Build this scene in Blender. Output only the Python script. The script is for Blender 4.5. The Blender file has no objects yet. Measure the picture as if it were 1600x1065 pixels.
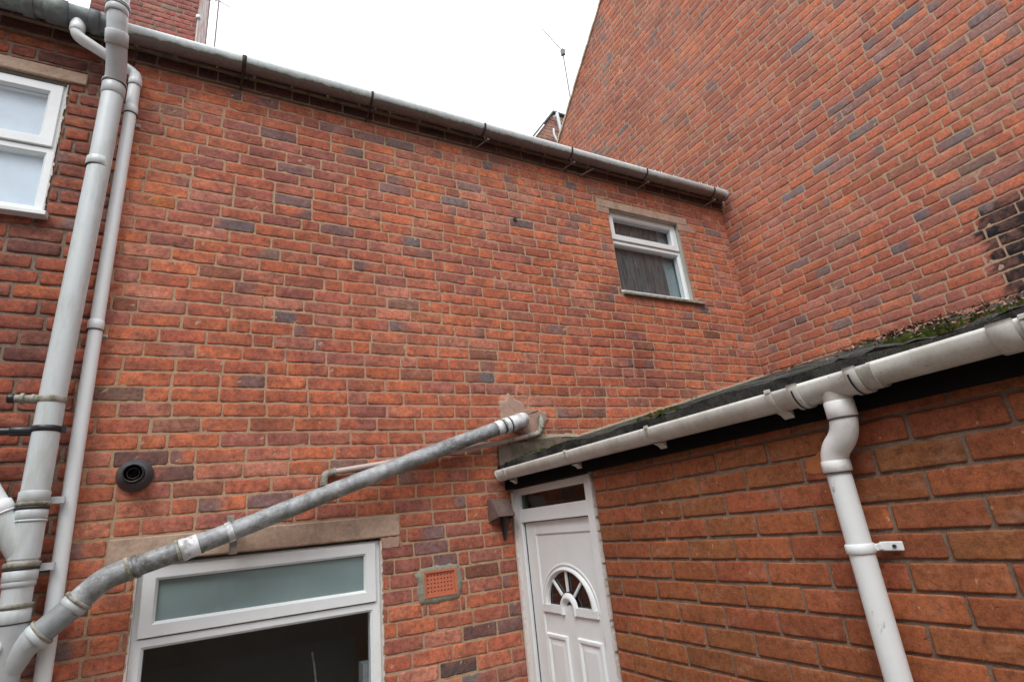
import bpy, math, random
import numpy as np
from mathutils import Vector, Matrix

S = bpy.context.scene
COL = S.collection
# ------------------------------------------------------------------ camera
cam_data = bpy.data.cameras.new('camera')
cam_data.sensor_width = 36.0
cam_data.lens = 847.54 / 1600 * 36
cam_data.clip_start = 0.05
cam_data.clip_end = 500
cam = bpy.data.objects.new('camera', cam_data)
COL.objects.link(cam)
_r = Vector((0.88047697, -0.46340931, -0.10006058))
_d = Vector((0.06546567, 0.32788059, -0.94244818))
_f = Vector((0.46954718, 0.82325338, 0.31902871))
M = Matrix((( _r.x, -_d.x, -_f.x, 0), (_r.y, -_d.y, -_f.y, 0), (_r.z, -_d.z, -_f.z, 1.9), (0, 0, 0, 1)))
cam.matrix_world = M
S.camera = cam

# ------------------------------------------------------------------ overcast sky, sun, exposure
W = bpy.data.worlds.new('World')
S.world = W
W.use_nodes = True
nt = W.node_tree
bg = nt.nodes['Background']
sky = nt.nodes.new('ShaderNodeTexSky')
sky.sky_type = 'NISHITA'
sky.sun_disc = False
sky.sun_elevation = math.radians(50)
sky.sun_rotation = math.radians(215)
sky.air_density = 1.0
sky.dust_density = 4.0
hs = nt.nodes.new('ShaderNodeHueSaturation')
hs.inputs['Saturation'].default_value = 0.12
mx = nt.nodes.new('ShaderNodeMix'); mx.data_type = 'RGBA'
mx.inputs[0].default_value = 0.75                       # cloud cover
mx.inputs[7].default_value = (10.0, 10.3, 10.8, 1)
nt.links.new(sky.outputs[0], hs.inputs['Color'])
nt.links.new(hs.outputs[0], mx.inputs[6])
tcw = nt.nodes.new('ShaderNodeTexCoord'); sxw = nt.nodes.new('ShaderNodeSeparateXYZ'); nt.links.new(tcw.outputs['Generated'], sxw.inputs[0])
mrw = nt.nodes.new('ShaderNodeMapRange'); mrw.inputs[1].default_value = 0.0; mrw.inputs[2].default_value = 1.0; mrw.inputs[3].default_value = 0.24; mrw.inputs[4].default_value = 1.45
nt.links.new(sxw.outputs[2], mrw.inputs[0])                # overcast skies are brighter overhead than at the horizon
mgw = nt.nodes.new('ShaderNodeMix'); mgw.data_type = 'RGBA'; mgw.blend_type = 'MULTIPLY'; mgw.inputs[0].default_value = 1.0
nt.links.new(mx.outputs[2], mgw.inputs[6]); nt.links.new(mrw.outputs[0], mgw.inputs[7])
nt.links.new(mgw.outputs[2], bg.inputs[0])
bg.inputs[1].default_value = 0.12
sun_d = bpy.data.lights.new('sun', 'SUN')
sun_d.energy = 0.9
sun_d.angle = math.radians(25)
sun_d.color = (1.0, 0.97, 0.93)
sun = bpy.data.objects.new('sun', sun_d)
COL.objects.link(sun)
_dir = Vector((-0.55, -0.62, 1.15)).normalized()
sun.rotation_euler = _dir.to_track_quat('Z', 'Y').to_euler()
S.view_settings.view_transform = 'Standard'
S.view_settings.look = 'None'
S.view_settings.exposure = 0.84
S.view_settings.gamma = 1

# ------------------------------------------------------------------ node helpers
def newmat(name):
    m = bpy.data.materials.new(name)
    m.use_nodes = True
    n = m.node_tree
    return m, n, n.nodes['Principled BSDF']

def node(n, typ, **kw):
    x = n.nodes.new(typ)
    for k, v in kw.items():
        setattr(x, k, v)
    return x

def coords(n, scale=(1, 1, 1), rot=(0, 0, 0)):
    tc = node(n, 'ShaderNodeTexCoord')
    mp = node(n, 'ShaderNodeMapping')
    mp.inputs['Scale'].default_value = scale
    mp.inputs['Rotation'].default_value = rot
    n.links.new(tc.outputs['Object'], mp.inputs[0])
    return mp.outputs[0]

def noise(n, vec, scale, detail=4, rough=0.6, dist=0.0):
    x = node(n, 'ShaderNodeTexNoise')
    x.inputs['Scale'].default_value = scale
    x.inputs['Detail'].default_value = detail
    x.inputs['Roughness'].default_value = rough
    x.inputs['Distortion'].default_value = dist
    n.links.new(vec, x.inputs['Vector'])
    return x.outputs['Fac']

def ramp(n, fac, stops):
    x = node(n, 'ShaderNodeValToRGB')
    e = x.color_ramp.elements
    while len(e) < len(stops):
        e.new(0.5)
    for el, (p, c) in zip(e, stops):
        el.position = p
        el.color = tuple(c) + (1,) if len(c) == 3 else c
    n.links.new(fac, x.inputs[0])
    return x.outputs[0]

def mix(n, fac, a, b, mode='MIX'):
    x = node(n, 'ShaderNodeMix', data_type='RGBA', blend_type=mode)
    for i, v in ((0, fac), (6, a), (7, b)):
        if hasattr(v, 'is_output'):
            n.links.new(v, x.inputs[i])
        elif i == 0:
            x.inputs[0].default_value = v
        else:
            x.inputs[i].default_value = tuple(v) + (1,) if len(v) == 3 else v
    return x.outputs[2]

def mathn(n, op, a, b=0.5):
    x = node(n, 'ShaderNodeMath', operation=op)
    for i, v in ((0, a), (1, b)):
        if hasattr(v, 'is_output'):
            n.links.new(v, x.inputs[i])
        else:
            x.inputs[i].default_value = v
    return x.outputs[0]

def bump(n, b, h, strength=0.4, distance=0.003):
    x = node(n, 'ShaderNodeBump')
    x.inputs['Strength'].default_value = strength
    x.inputs['Distance'].default_value = distance
    n.links.new(h, x.inputs['Height'])
    n.links.new(x.outputs[0], b.inputs['Normal'])

G3 = lambda v: (v, v, v)

def mat_brick(name, mottle, amount, streak=0.0):
    """per-brick colour from a colour attribute, mottled with noise"""
    m, n, b = newmat(name)
    at = node(n, 'ShaderNodeAttribute', attribute_name='bcol')
    v = coords(n)
    big = ramp(n, noise(n, v, 16, 5, 0.65), [(0.42, G3(0)), (0.62, G3(1))])
    c = mix(n, mathn(n, 'MULTIPLY', big, amount), at.outputs['Color'], mottle)
    mid = ramp(n, noise(n, v, 55, 5, 0.7), [(0.3, G3(0.58)), (0.5, G3(1.0)), (0.72, G3(1.3))])
    c = mix(n, 1.0, c, mid, 'MULTIPLY')
    sm = ramp(n, noise(n, coords(n, (1, 1, 2.6)), 26, 5, 0.7, 0.5), [(0.52, G3(0)), (0.68, G3(1))])
    c = mix(n, mathn(n, 'MULTIPLY', sm, 0.6), c, mix(n, 0.5, c, (0.06, 0.045, 0.045)))
    fine = ramp(n, noise(n, v, 330, 3, 0.7), [(0.3, G3(0.66)), (0.5, G3(1.0)), (0.7, G3(1.25))])
    c = mix(n, 1.0, c, fine, 'MULTIPLY')
    # dark pits and scuffs, stretched along the brick
    v2 = coords(n, (30, 30, 90))
    pit = ramp(n, noise(n, v2, 1.3, 3, 0.6), [(0.27, G3(1)), (0.34, G3(0))])
    c = mix(n, mathn(n, 'MULTIPLY', pit, 0.75), c, (0.05, 0.03, 0.025))
    # pale lime bloom / mortar smears
    lime = ramp(n, noise(n, coords(n, (1, 1, 2.2)), 9, 6, 0.75), [(0.54, G3(0)), (0.76, G3(1))])
    sr = node(n, 'ShaderNodeSeparateColor'); n.links.new(at.outputs['Color'], sr.inputs[0])
    lk = node(n, 'ShaderNodeMath', operation='MULTIPLY', use_clamp=True); n.links.new(sr.outputs[0], lk.inputs[0]); lk.inputs[1].default_value = 3.5
    c = mix(n, mathn(n, 'MULTIPLY', mathn(n, 'MULTIPLY', lime, 0.42), lk.outputs[0]), c, (0.58, 0.36, 0.26))
    if streak:
        st = ramp(n, noise(n, coords(n, (60, 60, 35), (0.5, 0.4, 0)), 1.0, 2, 0.5), [(0.70, G3(0)), (0.76, G3(1))])
        c = mix(n, mathn(n, 'MULTIPLY', st, streak), c, (0.75, 0.48, 0.3))
    wl = ramp(n, noise(n, coords(n, (1, 1, 0.8)), 0.9, 6, 0.7), [(0.34, (0.78, 0.74, 0.77)), (0.5, (1.0, 1.0, 1.0)), (0.66, (1.16, 1.22, 1.15))])
    c = mix(n, 1.0, c, wl, 'MULTIPLY')
    n.links.new(c, b.inputs['Base Color'])
    b.inputs['Roughness'].default_value = 0.88
    b.inputs['Specular IOR Level'].default_value = 0.25
    h = mathn(n, 'ADD', noise(n, v, 380, 4, 0.7), mathn(n, 'MULTIPLY', noise(n, v, 70, 4, 0.7), 2.2))
    bump(n, b, h, 0.45, 0.0018)
    return m

def mat_mortar(name, c1, c2, c3):
    m, n, b = newmat(name)
    v = coords(n)
    c = mix(n, ramp(n, noise(n, v, 1.1, 4, 0.6), [(0.38, G3(0)), (0.62, G3(1))]), c1, c2)
    c = mix(n, ramp(n, noise(n, v, 14, 5, 0.7), [(0.5, G3(0)), (0.72, G3(0.8))]), c, c3)
    f = ramp(n, noise(n, v, 260, 4, 0.75), [(0.28, G3(0.6)), (0.5, G3(1)), (0.75, G3(1.3))])
    c = mix(n, 1.0, c, f, 'MULTIPLY')
    n.links.new(c, b.inputs['Base Color'])
    b.inputs['Roughness'].default_value = 0.95
    b.inputs['Specular IOR Level'].default_value = 0.15
    h = mathn(n, 'ADD', noise(n, v, 420, 4, 0.8), mathn(n, 'MULTIPLY', noise(n, v, 45, 4, 0.7), 3))
    bump(n, b, h, 0.8, 0.003)
    return m

def mat_plain(name, col, rough=0.5, spec=0.5, var=0.12, nscale=30, dirt=None, dscale=6, damt=0.4, dlo=0.52, dhi=0.7, metal=0.0, bumpd=0.0, stretch=(1, 1, 1)):
    m, n, b = newmat(name)
    v = coords(n)
    f = ramp(n, noise(n, v, nscale, 4, 0.6), [(0.3, G3(1 - var)), (0.7, G3(1 + var))])
    c = mix(n, 1.0, col, f, 'MULTIPLY')
    if dirt:
        d = ramp(n, noise(n, coords(n, stretch), dscale, 6, 0.7), [(dlo, G3(0)), (dhi, G3(1))])
        c = mix(n, mathn(n, 'MULTIPLY', d, damt), c, dirt)
    n.links.new(c, b.inputs['Base Color'])
    b.inputs['Roughness'].default_value = rough
    b.inputs['Metallic'].default_value = metal
    b.inputs['Specular IOR Level'].default_value = spec
    if bumpd:
        bump(n, b, noise(n, v, nscale * 4, 4, 0.7), 0.5, bumpd)
    return m

def mat_glass(name, tint=(0.9, 0.95, 0.93), rough=0.01):
    m, n, b = newmat(name)
    n.nodes.remove(b)
    out = [x for x in n.nodes if x.type == 'OUTPUT_MATERIAL'][0]
    t = node(n, 'ShaderNodeBsdfTransparent'); t.inputs[0].default_value = tint + (1,)
    g = node(n, 'ShaderNodeBsdfGlossy'); g.inputs['Roughness'].default_value = rough
    g.inputs['Color'].default_value = (0.95, 0.97, 0.97, 1)
    fr = node(n, 'ShaderNodeFresnel'); fr.inputs[0].default_value = 1.42
    v = coords(n)
    bp = node(n, 'ShaderNodeBump'); bp.inputs['Strength'].default_value = 0.04; bp.inputs['Distance'].default_value = 0.002
    n.links.new(noise(n, v, 3, 2), bp.inputs['Height'])
    n.links.new(bp.outputs[0], g.inputs['Normal'])
    ms = node(n, 'ShaderNodeMixShader')
    gm = node(n, 'ShaderNodeNewGeometry')
    n.links.new(mathn(n, 'MULTIPLY', fr.outputs[0], mathn(n, 'SUBTRACT', 1.0, gm.outputs['Backfacing'])), ms.inputs[0]); n.links.new(t.outputs[0], ms.inputs[1]); n.links.new(g.outputs[0], ms.inputs[2])
    n.links.new(ms.outputs[0], out.inputs[0])
    return m

BR_A = mat_brick('brick_old_orange', (0.23, 0.09, 0.07), 0.62)
BR_L = mat_brick('brick_old_brown', (0.13, 0.05, 0.045), 0.6)
BR_B = mat_brick('brick_gable_red', (0.25, 0.115, 0.09), 0.55)
BR_C = mat_brick('brick_modern', (0.2, 0.085, 0.035), 0.35, streak=0.5)
MO_A = mat_mortar('mortar_tan', (0.47, 0.305, 0.215), (0.46, 0.325, 0.20), (0.34, 0.19, 0.125))
MO_L = mat_mortar('mortar_grey', (0.20, 0.15, 0.12), (0.30, 0.22, 0.165), (0.10, 0.075, 0.062))
MO_B = mat_mortar('mortar_buff', (0.45, 0.295, 0.215), (0.42, 0.31, 0.195), (0.32, 0.185, 0.125))
MO_C = mat_mortar('mortar_brown_grey', (0.29, 0.215, 0.165), (0.26, 0.19, 0.145), (0.19, 0.135, 0.10))
STONE = mat_plain('sandstone', (0.46, 0.335, 0.255), 0.92, 0.2, 0.15, 60, (0.2, 0.15, 0.11), 9, 0.6, 0.48, 0.7, bumpd=0.003)
RENDER = mat_plain('patch_render', (0.40, 0.27, 0.21), 0.95, 0.15, 0.12, 80, (0.25, 0.17, 0.13), 18, 0.5, bumpd=0.003)
RENDER_G = mat_plain('patch_render_grey', (0.27, 0.26, 0.2), 0.95, 0.15, 0.2, 80, (0.16, 0.17, 0.12), 18, 0.6, bumpd=0.003)
PVC = mat_plain('white_upvc', (0.79, 0.835, 0.845), 0.32, 0.5, 0.03, 8, (0.50, 0.50, 0.45), 5, 0.22, 0.52, 0.78)
PVC_DIRTY = mat_plain('white_upvc_grimy', (0.70, 0.71, 0.70), 0.4, 0.5, 0.04, 8, (0.22, 0.22, 0.15), 12, 0.75, 0.5, 0.66)
PVC_GREY = mat_plain('grey_upvc', (0.50, 0.53, 0.545), 0.4, 0.45, 0.05, 8, (0.28, 0.28, 0.22), 14, 0.35, 0.55, 0.75)
PVC_PIPE = mat_plain('pale_grey_upvc_pipe', (0.59, 0.65, 0.665), 0.36, 0.5, 0.04, 6, (0.34, 0.36, 0.30), 16, 0.45, 0.50, 0.68, stretch=(1, 1, 0.18))
RING = mat_plain('mossy_ring', (0.36, 0.35, 0.31), 0.7, 0.3, 0.1, 30, (0.13, 0.13, 0.06), 26, 0.85, 0.42, 0.6)
SEAL = mat_plain('rubber_seal', (0.03, 0.03, 0.035), 0.6)
FOIL = mat_plain('bright_white_plastic', (0.80, 0.84, 0.87), 0.28, 0.5, 0.03, 10, (0.26, 0.27, 0.25), 17, 0.75, 0.47, 0.60)
BLACKP = mat_plain('black_plastic', (0.022, 0.024, 0.028), 0.38, 0.5, 0.1)
FLUEG = mat_plain('dark_grey_rubber', (0.06, 0.065, 0.075), 0.5, 0.4, 0.1, 20, (0.11, 0.12, 0.1), 15, 0.4)
BROWNP = mat_plain('brown_plastic', (0.13, 0.085, 0.075), 0.5, 0.4, 0.12, 14, (0.22, 0.18, 0.15), 16, 0.4)
BLACKW = mat_plain('black_painted_timber', (0.008, 0.008, 0.008), 0.9, 0.05, 0.1)
IRON = mat_plain('dark_iron', (0.06, 0.045, 0.04), 0.7, 0.3, 0.25, 60, (0.16, 0.1, 0.08), 40, 0.5, bumpd=0.001)
GALV = mat_plain('galvanised_steel', (0.3, 0.27, 0.24), 0.5, 0.5, 0.2, 60, metal=0.3)
TERRA = mat_plain('terracotta', (0.52, 0.16, 0.09), 0.8, 0.2, 0.1, 60, bumpd=0.001)
CONC = mat_plain('ground_concrete', (0.2, 0.19, 0.17), 0.9, 0.2, 0.2, 6, (0.1, 0.1, 0.07), 1.5, 0.5, bumpd=0.01)
TILE = mat_plain('grey_roof_tile', (0.12, 0.13, 0.13), 0.8, 0.3, 0.2, 20, (0.16, 0.18, 0.12), 6, 0.5, bumpd=0.005)
DARKROOM = mat_plain('dark_room_wall', (0.42, 0.42, 0.38), 0.9, 0.1, 0.1, 2)
LEADW = mat_plain('pale_mortar_fillet', (0.5, 0.44, 0.33), 0.9, 0.2, 0.2, 70, (0.28, 0.22, 0.15), 30, 0.6, bumpd=0.004)
FELTB = mat_plain('brown_felt', (0.2, 0.15, 0.13), 0.9, 0.2, 0.2, 50, (0.09, 0.085, 0.055), 8, 0.8, 0.45, 0.6, bumpd=0.003)
BRASS = mat_plain('worn_brass', (0.58, 0.52, 0.34), 0.5, 0.5, 0.15, 60, metal=0.2)
METAL = mat_plain('aerial_metal', (0.22, 0.19, 0.2), 0.5, 0.5, 0.1, metal=0.5)
LEAF = mat_plain('dead_leaf', (0.36, 0.22, 0.15), 0.8, 0.2, 0.3, 300, (0.09, 0.04, 0.03), 50, 0.95, 0.42, 0.56)
WHITEWASH = mat_plain('flaking_whitewash', (0.66, 0.58, 0.56), 0.9, 0.2, 0.1, 30, (0.36, 0.2, 0.16), 9, 0.85, 0.5, 0.56, stretch=(1, 1, 0.3))

def mat_weathered_pipe():
    m, n, b = newmat('weathered_pipe')
    v = coords(n)
    c = mix(n, ramp(n, noise(n, v, 7, 6, 0.75, 0.4), [(0.36, G3(0)), (0.64, G3(1))]), (0.10, 0.105, 0.10), (0.42, 0.45, 0.47))
    w = ramp(n, noise(n, coords(n, (1, 1, 2)), 24, 6, 0.8), [(0.55, G3(0)), (0.66, G3(1))])
    c = mix(n, mathn(n, 'MULTIPLY', w, 0.6), c, (0.62, 0.65, 0.69))
    w = ramp(n, noise(n, coords(n, (1.3, 1, 1)), 40, 6, 0.8), [(0.30, G3(1)), (0.42, G3(0))])
    c = mix(n, mathn(n, 'MULTIPLY', w, 0.6), c, (0.07, 0.075, 0.06))
    # algae grows on the under side of the pipe
    geo = node(n, 'ShaderNodeNewGeometry')
    sep = node(n, 'ShaderNodeSeparateXYZ'); n.links.new(geo.outputs['Normal'], sep.inputs[0])
    dn = ramp(n, mathn(n, 'ADD', mathn(n, 'MULTIPLY', sep.outputs[2], -0.5), 0.5), [(0.5, G3(0)), (0.85, G3(1))])
    g = mathn(n, 'MULTIPLY', dn, ramp(n, noise(n, v, 13, 5, 0.7), [(0.38, G3(0)), (0.6, G3(0.75))]))
    c = mix(n, g, c, (0.10, 0.105, 0.06))
    n.links.new(c, b.inputs['Base Color'])
    b.inputs['Roughness'].default_value = 0.48
    bump(n, b, noise(n, v, 120, 4, 0.7), 0.3, 0.001)
    return m
WPIPE = mat_weathered_pipe()

def mat_gutterA():
    m, n, b = newmat('algae_streaked_gutter')
    v = coords(n)
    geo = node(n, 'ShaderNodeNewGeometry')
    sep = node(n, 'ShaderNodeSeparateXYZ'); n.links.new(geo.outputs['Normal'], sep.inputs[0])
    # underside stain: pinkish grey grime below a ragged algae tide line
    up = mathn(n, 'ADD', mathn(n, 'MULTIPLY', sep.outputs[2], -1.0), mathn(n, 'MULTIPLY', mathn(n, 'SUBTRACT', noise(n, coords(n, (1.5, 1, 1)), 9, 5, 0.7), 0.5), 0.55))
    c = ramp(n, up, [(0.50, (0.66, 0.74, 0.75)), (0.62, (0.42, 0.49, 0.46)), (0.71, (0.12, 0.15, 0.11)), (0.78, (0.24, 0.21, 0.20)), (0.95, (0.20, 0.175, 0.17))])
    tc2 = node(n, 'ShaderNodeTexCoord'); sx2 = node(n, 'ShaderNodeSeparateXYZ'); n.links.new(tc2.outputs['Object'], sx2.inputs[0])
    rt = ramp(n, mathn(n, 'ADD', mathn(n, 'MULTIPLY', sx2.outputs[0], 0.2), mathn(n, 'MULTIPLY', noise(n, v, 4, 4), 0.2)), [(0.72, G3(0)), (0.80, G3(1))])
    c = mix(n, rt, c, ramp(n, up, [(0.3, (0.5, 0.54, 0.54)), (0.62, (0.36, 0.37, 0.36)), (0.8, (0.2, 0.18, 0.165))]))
    f = ramp(n, noise(n, v, 40, 5, 0.7), [(0.3, G3(0.8)), (0.7, G3(1.12))])
    c = mix(n, 1.0, c, f, 'MULTIPLY')
    n.links.new(c, b.inputs['Base Color'])
    b.inputs['Roughness'].default_value = 0.5
    return m
GUTA = mat_gutterA()

def mat_gutterC():
    m, n, b = newmat('grimy_cream_gutter')
    v = coords(n)
    d1 = ramp(n, noise(n, v, 10, 6, 0.75), [(0.42, G3(0)), (0.7, G3(1))])
    c = mix(n, mathn(n, 'MULTIPLY', d1, 0.6), (0.60, 0.60, 0.56), (0.33, 0.31, 0.24))
    d2 = ramp(n, noise(n, v, 75, 4, 0.7), [(0.62, G3(0)), (0.7, G3(1))])
    c = mix(n, mathn(n, 'MULTIPLY', d2, 0.65), c, (0.13, 0.11, 0.08))
    d3 = ramp(n, noise(n, coords(n, (1, 1.6, 1)), 130, 3, 0.6), [(0.64, G3(0)), (0.68, G3(1))])
    c = mix(n, mathn(n, 'MULTIPLY', mathn(n, 'MULTIPLY', d3, 0.8), d1), c, (0.08, 0.07, 0.05))
    n.links.new(c, b.inputs['Base Color'])
    b.inputs['Roughness'].default_value = 0.42
    return m
GUTC = mat_gutterC()

def mat_felt():
    m, n, b = newmat('mineral_roof_felt')
    v = coords(n)
    c = mix(n, ramp(n, noise(n, v, 5, 6, 0.7), [(0.4, G3(0)), (0.62, G3(1))]), (0.035, 0.035, 0.033), (0.10, 0.096, 0.088))
    g = ramp(n, noise(n, v, 240, 3, 0.8), [(0.35, G3(0.5)), (0.5, G3(1)), (0.72, G3(1.9))])
    c = mix(n, 1.0, c, g, 'MULTIPLY')
    ms = ramp(n, noise(n, v, 3.2, 6, 0.7), [(0.56, G3(0)), (0.66, G3(1))])
    c = mix(n, mathn(n, 'MULTIPLY', ms, 0.7), c, (0.045, 0.055, 0.02))
    n.links.new(c, b.inputs['Base Color'])
    b.inputs['Roughness'].default_value = 1.0
    b.inputs['Specular IOR Level'].default_value = 0.0
    bump(n, b, mathn(n, 'ADD', noise(n, v, 300, 3, 0.8), mathn(n, 'MULTIPLY', noise(n, v, 30, 4), 3)), 0.9, 0.006)
    return m
FELT = mat_felt()

def mat_moss():
    m, n, b = newmat('moss')
    v = coords(n)
    c = mix(n, ramp(n, noise(n, v, 22, 4, 0.7), [(0.35, G3(0)), (0.65, G3(1))]), (0.010, 0.014, 0.005), (0.06, 0.072, 0.018))
    c = mix(n, ramp(n, noise(n, v, 9, 3), [(0.62, G3(0)), (0.72, G3(0.8))]), c, (0.14, 0.09, 0.03))
    n.links.new(c, b.inputs['Base Color'])
    b.inputs['Roughness'].default_value = 1.0
    b.inputs['Specular IOR Level'].default_value = 0.0
    bump(n, b, noise(n, v, 300, 3, 0.8), 1.0, 0.004)
    return m
MOSS = mat_moss()

def mat_reflection(name, a, bcol, pale, edge):
    """vertical streaks that stand in for a reflection in the glass"""
    m, n, b = newmat(name)
    c = mix(n, ramp(n, noise(n, coords(n, (40, 1, 5)), 1.0, 5, 0.7, 0.8), [(0.34, G3(0)), (0.66, G3(1))]), a, bcol)
    n.links.new(c, b.inputs['Base Color'])
    b.inputs['Roughness'].default_value = 0.9
    return m
REFL = mat_reflection('streaked_reflection', (0.04, 0.039, 0.037), (0.14, 0.135, 0.128), None, None)
NET = mat_plain('pale_blue_net', (0.70, 0.76, 0.80), 0.9, 0.2, 0.06, 7, (0.62, 0.70, 0.80), 10, 0.6)
TEAL = mat_plain('pale_teal_reveal', (0.24, 0.31, 0.31), 0.8)
FROST = mat_plain('frosted_glass', (0.22, 0.31, 0.31), 0.22, 0.6, 0.06, 5, (0.16, 0.23, 0.22), 3, 0.5)
GLASS = mat_glass('window_glass', (0.96, 0.98, 1.0))
GLASS_D = mat_glass('dark_window_glass', (0.55, 0.58, 0.55))

# ------------------------------------------------------------------ mesh helpers
def put(o, parent=None, label=None, cat=None, group=None, kind=None):
    COL.objects.link(o)
    if parent: o.parent = parent
    if label: o['label'] = label
    if cat: o['category'] = cat
    if group: o['group'] = group
    if kind: o['kind'] = kind
    return o

def thing(name, label, cat, group=None, loc=(0, 0, 0)):
    o = bpy.data.objects.new(name, None)
    o.empty_display_size = 0.1
    return put(o, None, label, cat, group)

class MB:
    def __init__(s): s.v = []; s.f = []; s.m = []; s.sm = []
    def add(s, vs, fs, mi=0, smooth=True):
        k = len(s.v)
        s.v += [tuple(p) for p in vs]
        s.f += [tuple(i + k for i in f) for f in fs]
        s.m += [mi] * len(fs); s.sm += [smooth] * len(fs)
    def box(s, x0, x1, y0, y1, z0, z1, mi=0):
        x0, x1 = min(x0, x1), max(x0, x1); y0, y1 = min(y0, y1), max(y0, y1); z0, z1 = min(z0, z1), max(z0, z1)
        vs = [(x, y, z) for z in (z0, z1) for y in (y0, y1) for x in (x0, x1)]
        s.add(vs, [(0, 2, 3, 1), (4, 5, 7, 6), (0, 1, 5, 4), (2, 6, 7, 3), (0, 4, 6, 2), (1, 3, 7, 5)], mi, False)
    def prism(s, pts, axis, a, b, mi=0, smooth=False):
        """polygon pts (2-D) extruded along axis from a to b"""
        def P(p, t):
            return {'x': (t, p[0], p[1]), 'y': (p[0], t, p[1]), 'z': (p[0], p[1], t)}[axis]
        n = len(pts)
        area = sum(pts[i][0] * pts[(i + 1) % n][1] - pts[(i + 1) % n][0] * pts[i][1] for i in range(n))
        if (area < 0) != (axis == 'y'): pts = pts[::-1]
        if a > b: a, b = b, a
        vs = [P(p, a) for p in pts] + [P(p, b) for p in pts]
        fs = [tuple(range(n))[::-1], tuple(range(n, 2 * n))] + [(i, (i + 1) % n, (i + 1) % n + n, i + n) for i in range(n)]
        s.add(vs, fs, mi, smooth)
    def tube(s, path, r, seg=28, mi=0, cap=True, fillet=0.0, hollow=0.0):
        P = [Vector(p) for p in path]
        R = [r] * len(P) if not hasattr(r, '__len__') else list(r)
        if fillet and len(P) > 2:
            Q, RR = [P[0]], [R[0]]
            for i in range(1, len(P) - 1):
                a = (P[i - 1] - P[i]); b = (P[i + 1] - P[i])
                t = min(fillet, a.length * 0.48, b.length * 0.48)
                pa = P[i] + a.normalized() * t; pb = P[i] + b.normalized() * t
                for k in range(9):
                    u = k / 8
                    Q.append(pa * (1 - u) ** 2 + P[i] * 2 * u * (1 - u) + pb * u * u); RR.append(R[i])
            Q.append(P[-1]); RR.append(R[-1]); P, R = Q, RR
        T = []
        for i in range(len(P)):
            a = P[max(i - 1, 0)]; b = P[min(i + 1, len(P) - 1)]
            t = (b - a)
            if t.length < 1e-9: t = T[-1] if T else Vector((0, 0, 1))
            T.append(t.normalized())
        up = Vector((0, 0, 1)) if abs(T[0].z) < 0.9 else Vector((1, 0, 0))
        nrm = (up - T[0] * up.dot(T[0])).normalized()
        vs = []
        for i in range(len(P)):
            nrm = (nrm - T[i] * nrm.dot(T[i])).normalized()
            bn = T[i].cross(nrm)
            for k in range(seg):
                a = 2 * math.pi * k / seg
                vs.append(P[i] + (nrm * math.cos(a) + bn * math.sin(a)) * R[i])
        fs = []
        for i in range(len(P) - 1):
            for k in range(seg):
                k2 = (k + 1) % seg
                fs.append((i * seg + k, i * seg + k2, (i + 1) * seg + k2, (i + 1) * seg + k))
        s.add(vs, fs, mi, True)
        if cap:
            s.add(vs[:seg], [tuple(range(seg))[::-1]], mi, False)
            s.add(vs[-seg:], [tuple(range(seg))], mi, False)
    def ring(s, p, d, r, w, mi=0, seg=28, bulge=0.0):
        """short collar centred at p along d"""
        p = Vector(p); d = Vector(d).normalized()
        e = min(w * 0.18, 0.003)
        s.tube([p - d * w / 2, p - d * (w / 2 - e), p + d * (w / 2 - e), p + d * w / 2], [r - e, r + bulge, r + bulge, r - e], seg, mi)
    def islands(s):
        key = {}; par = list(range(len(s.v)))
        def find(a):
            while par[a] != a: par[a] = par[par[a]]; a = par[a]
            return a
        for i, p in enumerate(s.v):
            k = (round(p[0], 5), round(p[1], 5), round(p[2], 5))
            if k in key: par[find(i)] = find(key[k])
            else: key[k] = i
        for f in s.f:
            for j in f[1:]: par[find(j)] = find(f[0])
        out = {}
        for fi, f in enumerate(s.f): out.setdefault(find(f[0]), []).append(fi)
        res = []
        for fl in out.values():
            m = MB(); mp = {}
            for fi in fl:
                for j in s.f[fi]:
                    if j not in mp: mp[j] = len(m.v); m.v.append(s.v[j])
                m.f.append(tuple(mp[j] for j in s.f[fi])); m.m.append(s.m[fi]); m.sm.append(s.sm[fi])
            res.append(m)
        return res
    def build(s, name, mats, parent=None, bev=0.0, split=True, **kw):
        if split and name in ('socket', 'seal', 'clip_lug', 'lower_panel', 'glazing_bar'):
            r = None
            for m in s.islands(): r = m.build(name, mats, parent, bev, split=False, **kw)
            return r
        me = bpy.data.meshes.new(name)
        me.from_pydata(s.v, [], s.f)
        for m in (mats if isinstance(mats, (list, tuple)) else [mats]): me.materials.append(m)
        me.polygons.foreach_set('material_index', s.m)
        me.polygons.foreach_set('use_smooth', s.sm)
        me.update()
        o = bpy.data.objects.new(name, me)
        put(o, parent, **kw)
        if bev:
            b = o.modifiers.new('bevel', 'BEVEL'); b.width = bev; b.segments = 2; b.limit_method = 'ANGLE'; b.angle_limit = math.radians(40)
            b.harden_normals = False
        return o

# ------------------------------------------------------------------ brickwork: every brick is modelled
ORANGE = (0.57, 0.172, 0.082); RED = (0.51, 0.148, 0.082); MAUVE = (0.40, 0.145, 0.108); PINK = (0.54, 0.215, 0.145)
BLUE = (0.165, 0.15, 0.158); DARK = (0.08, 0.07, 0.07); BROWN = (0.28, 0.12, 0.075); GREYB = (0.22, 0.165, 0.135)

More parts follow.
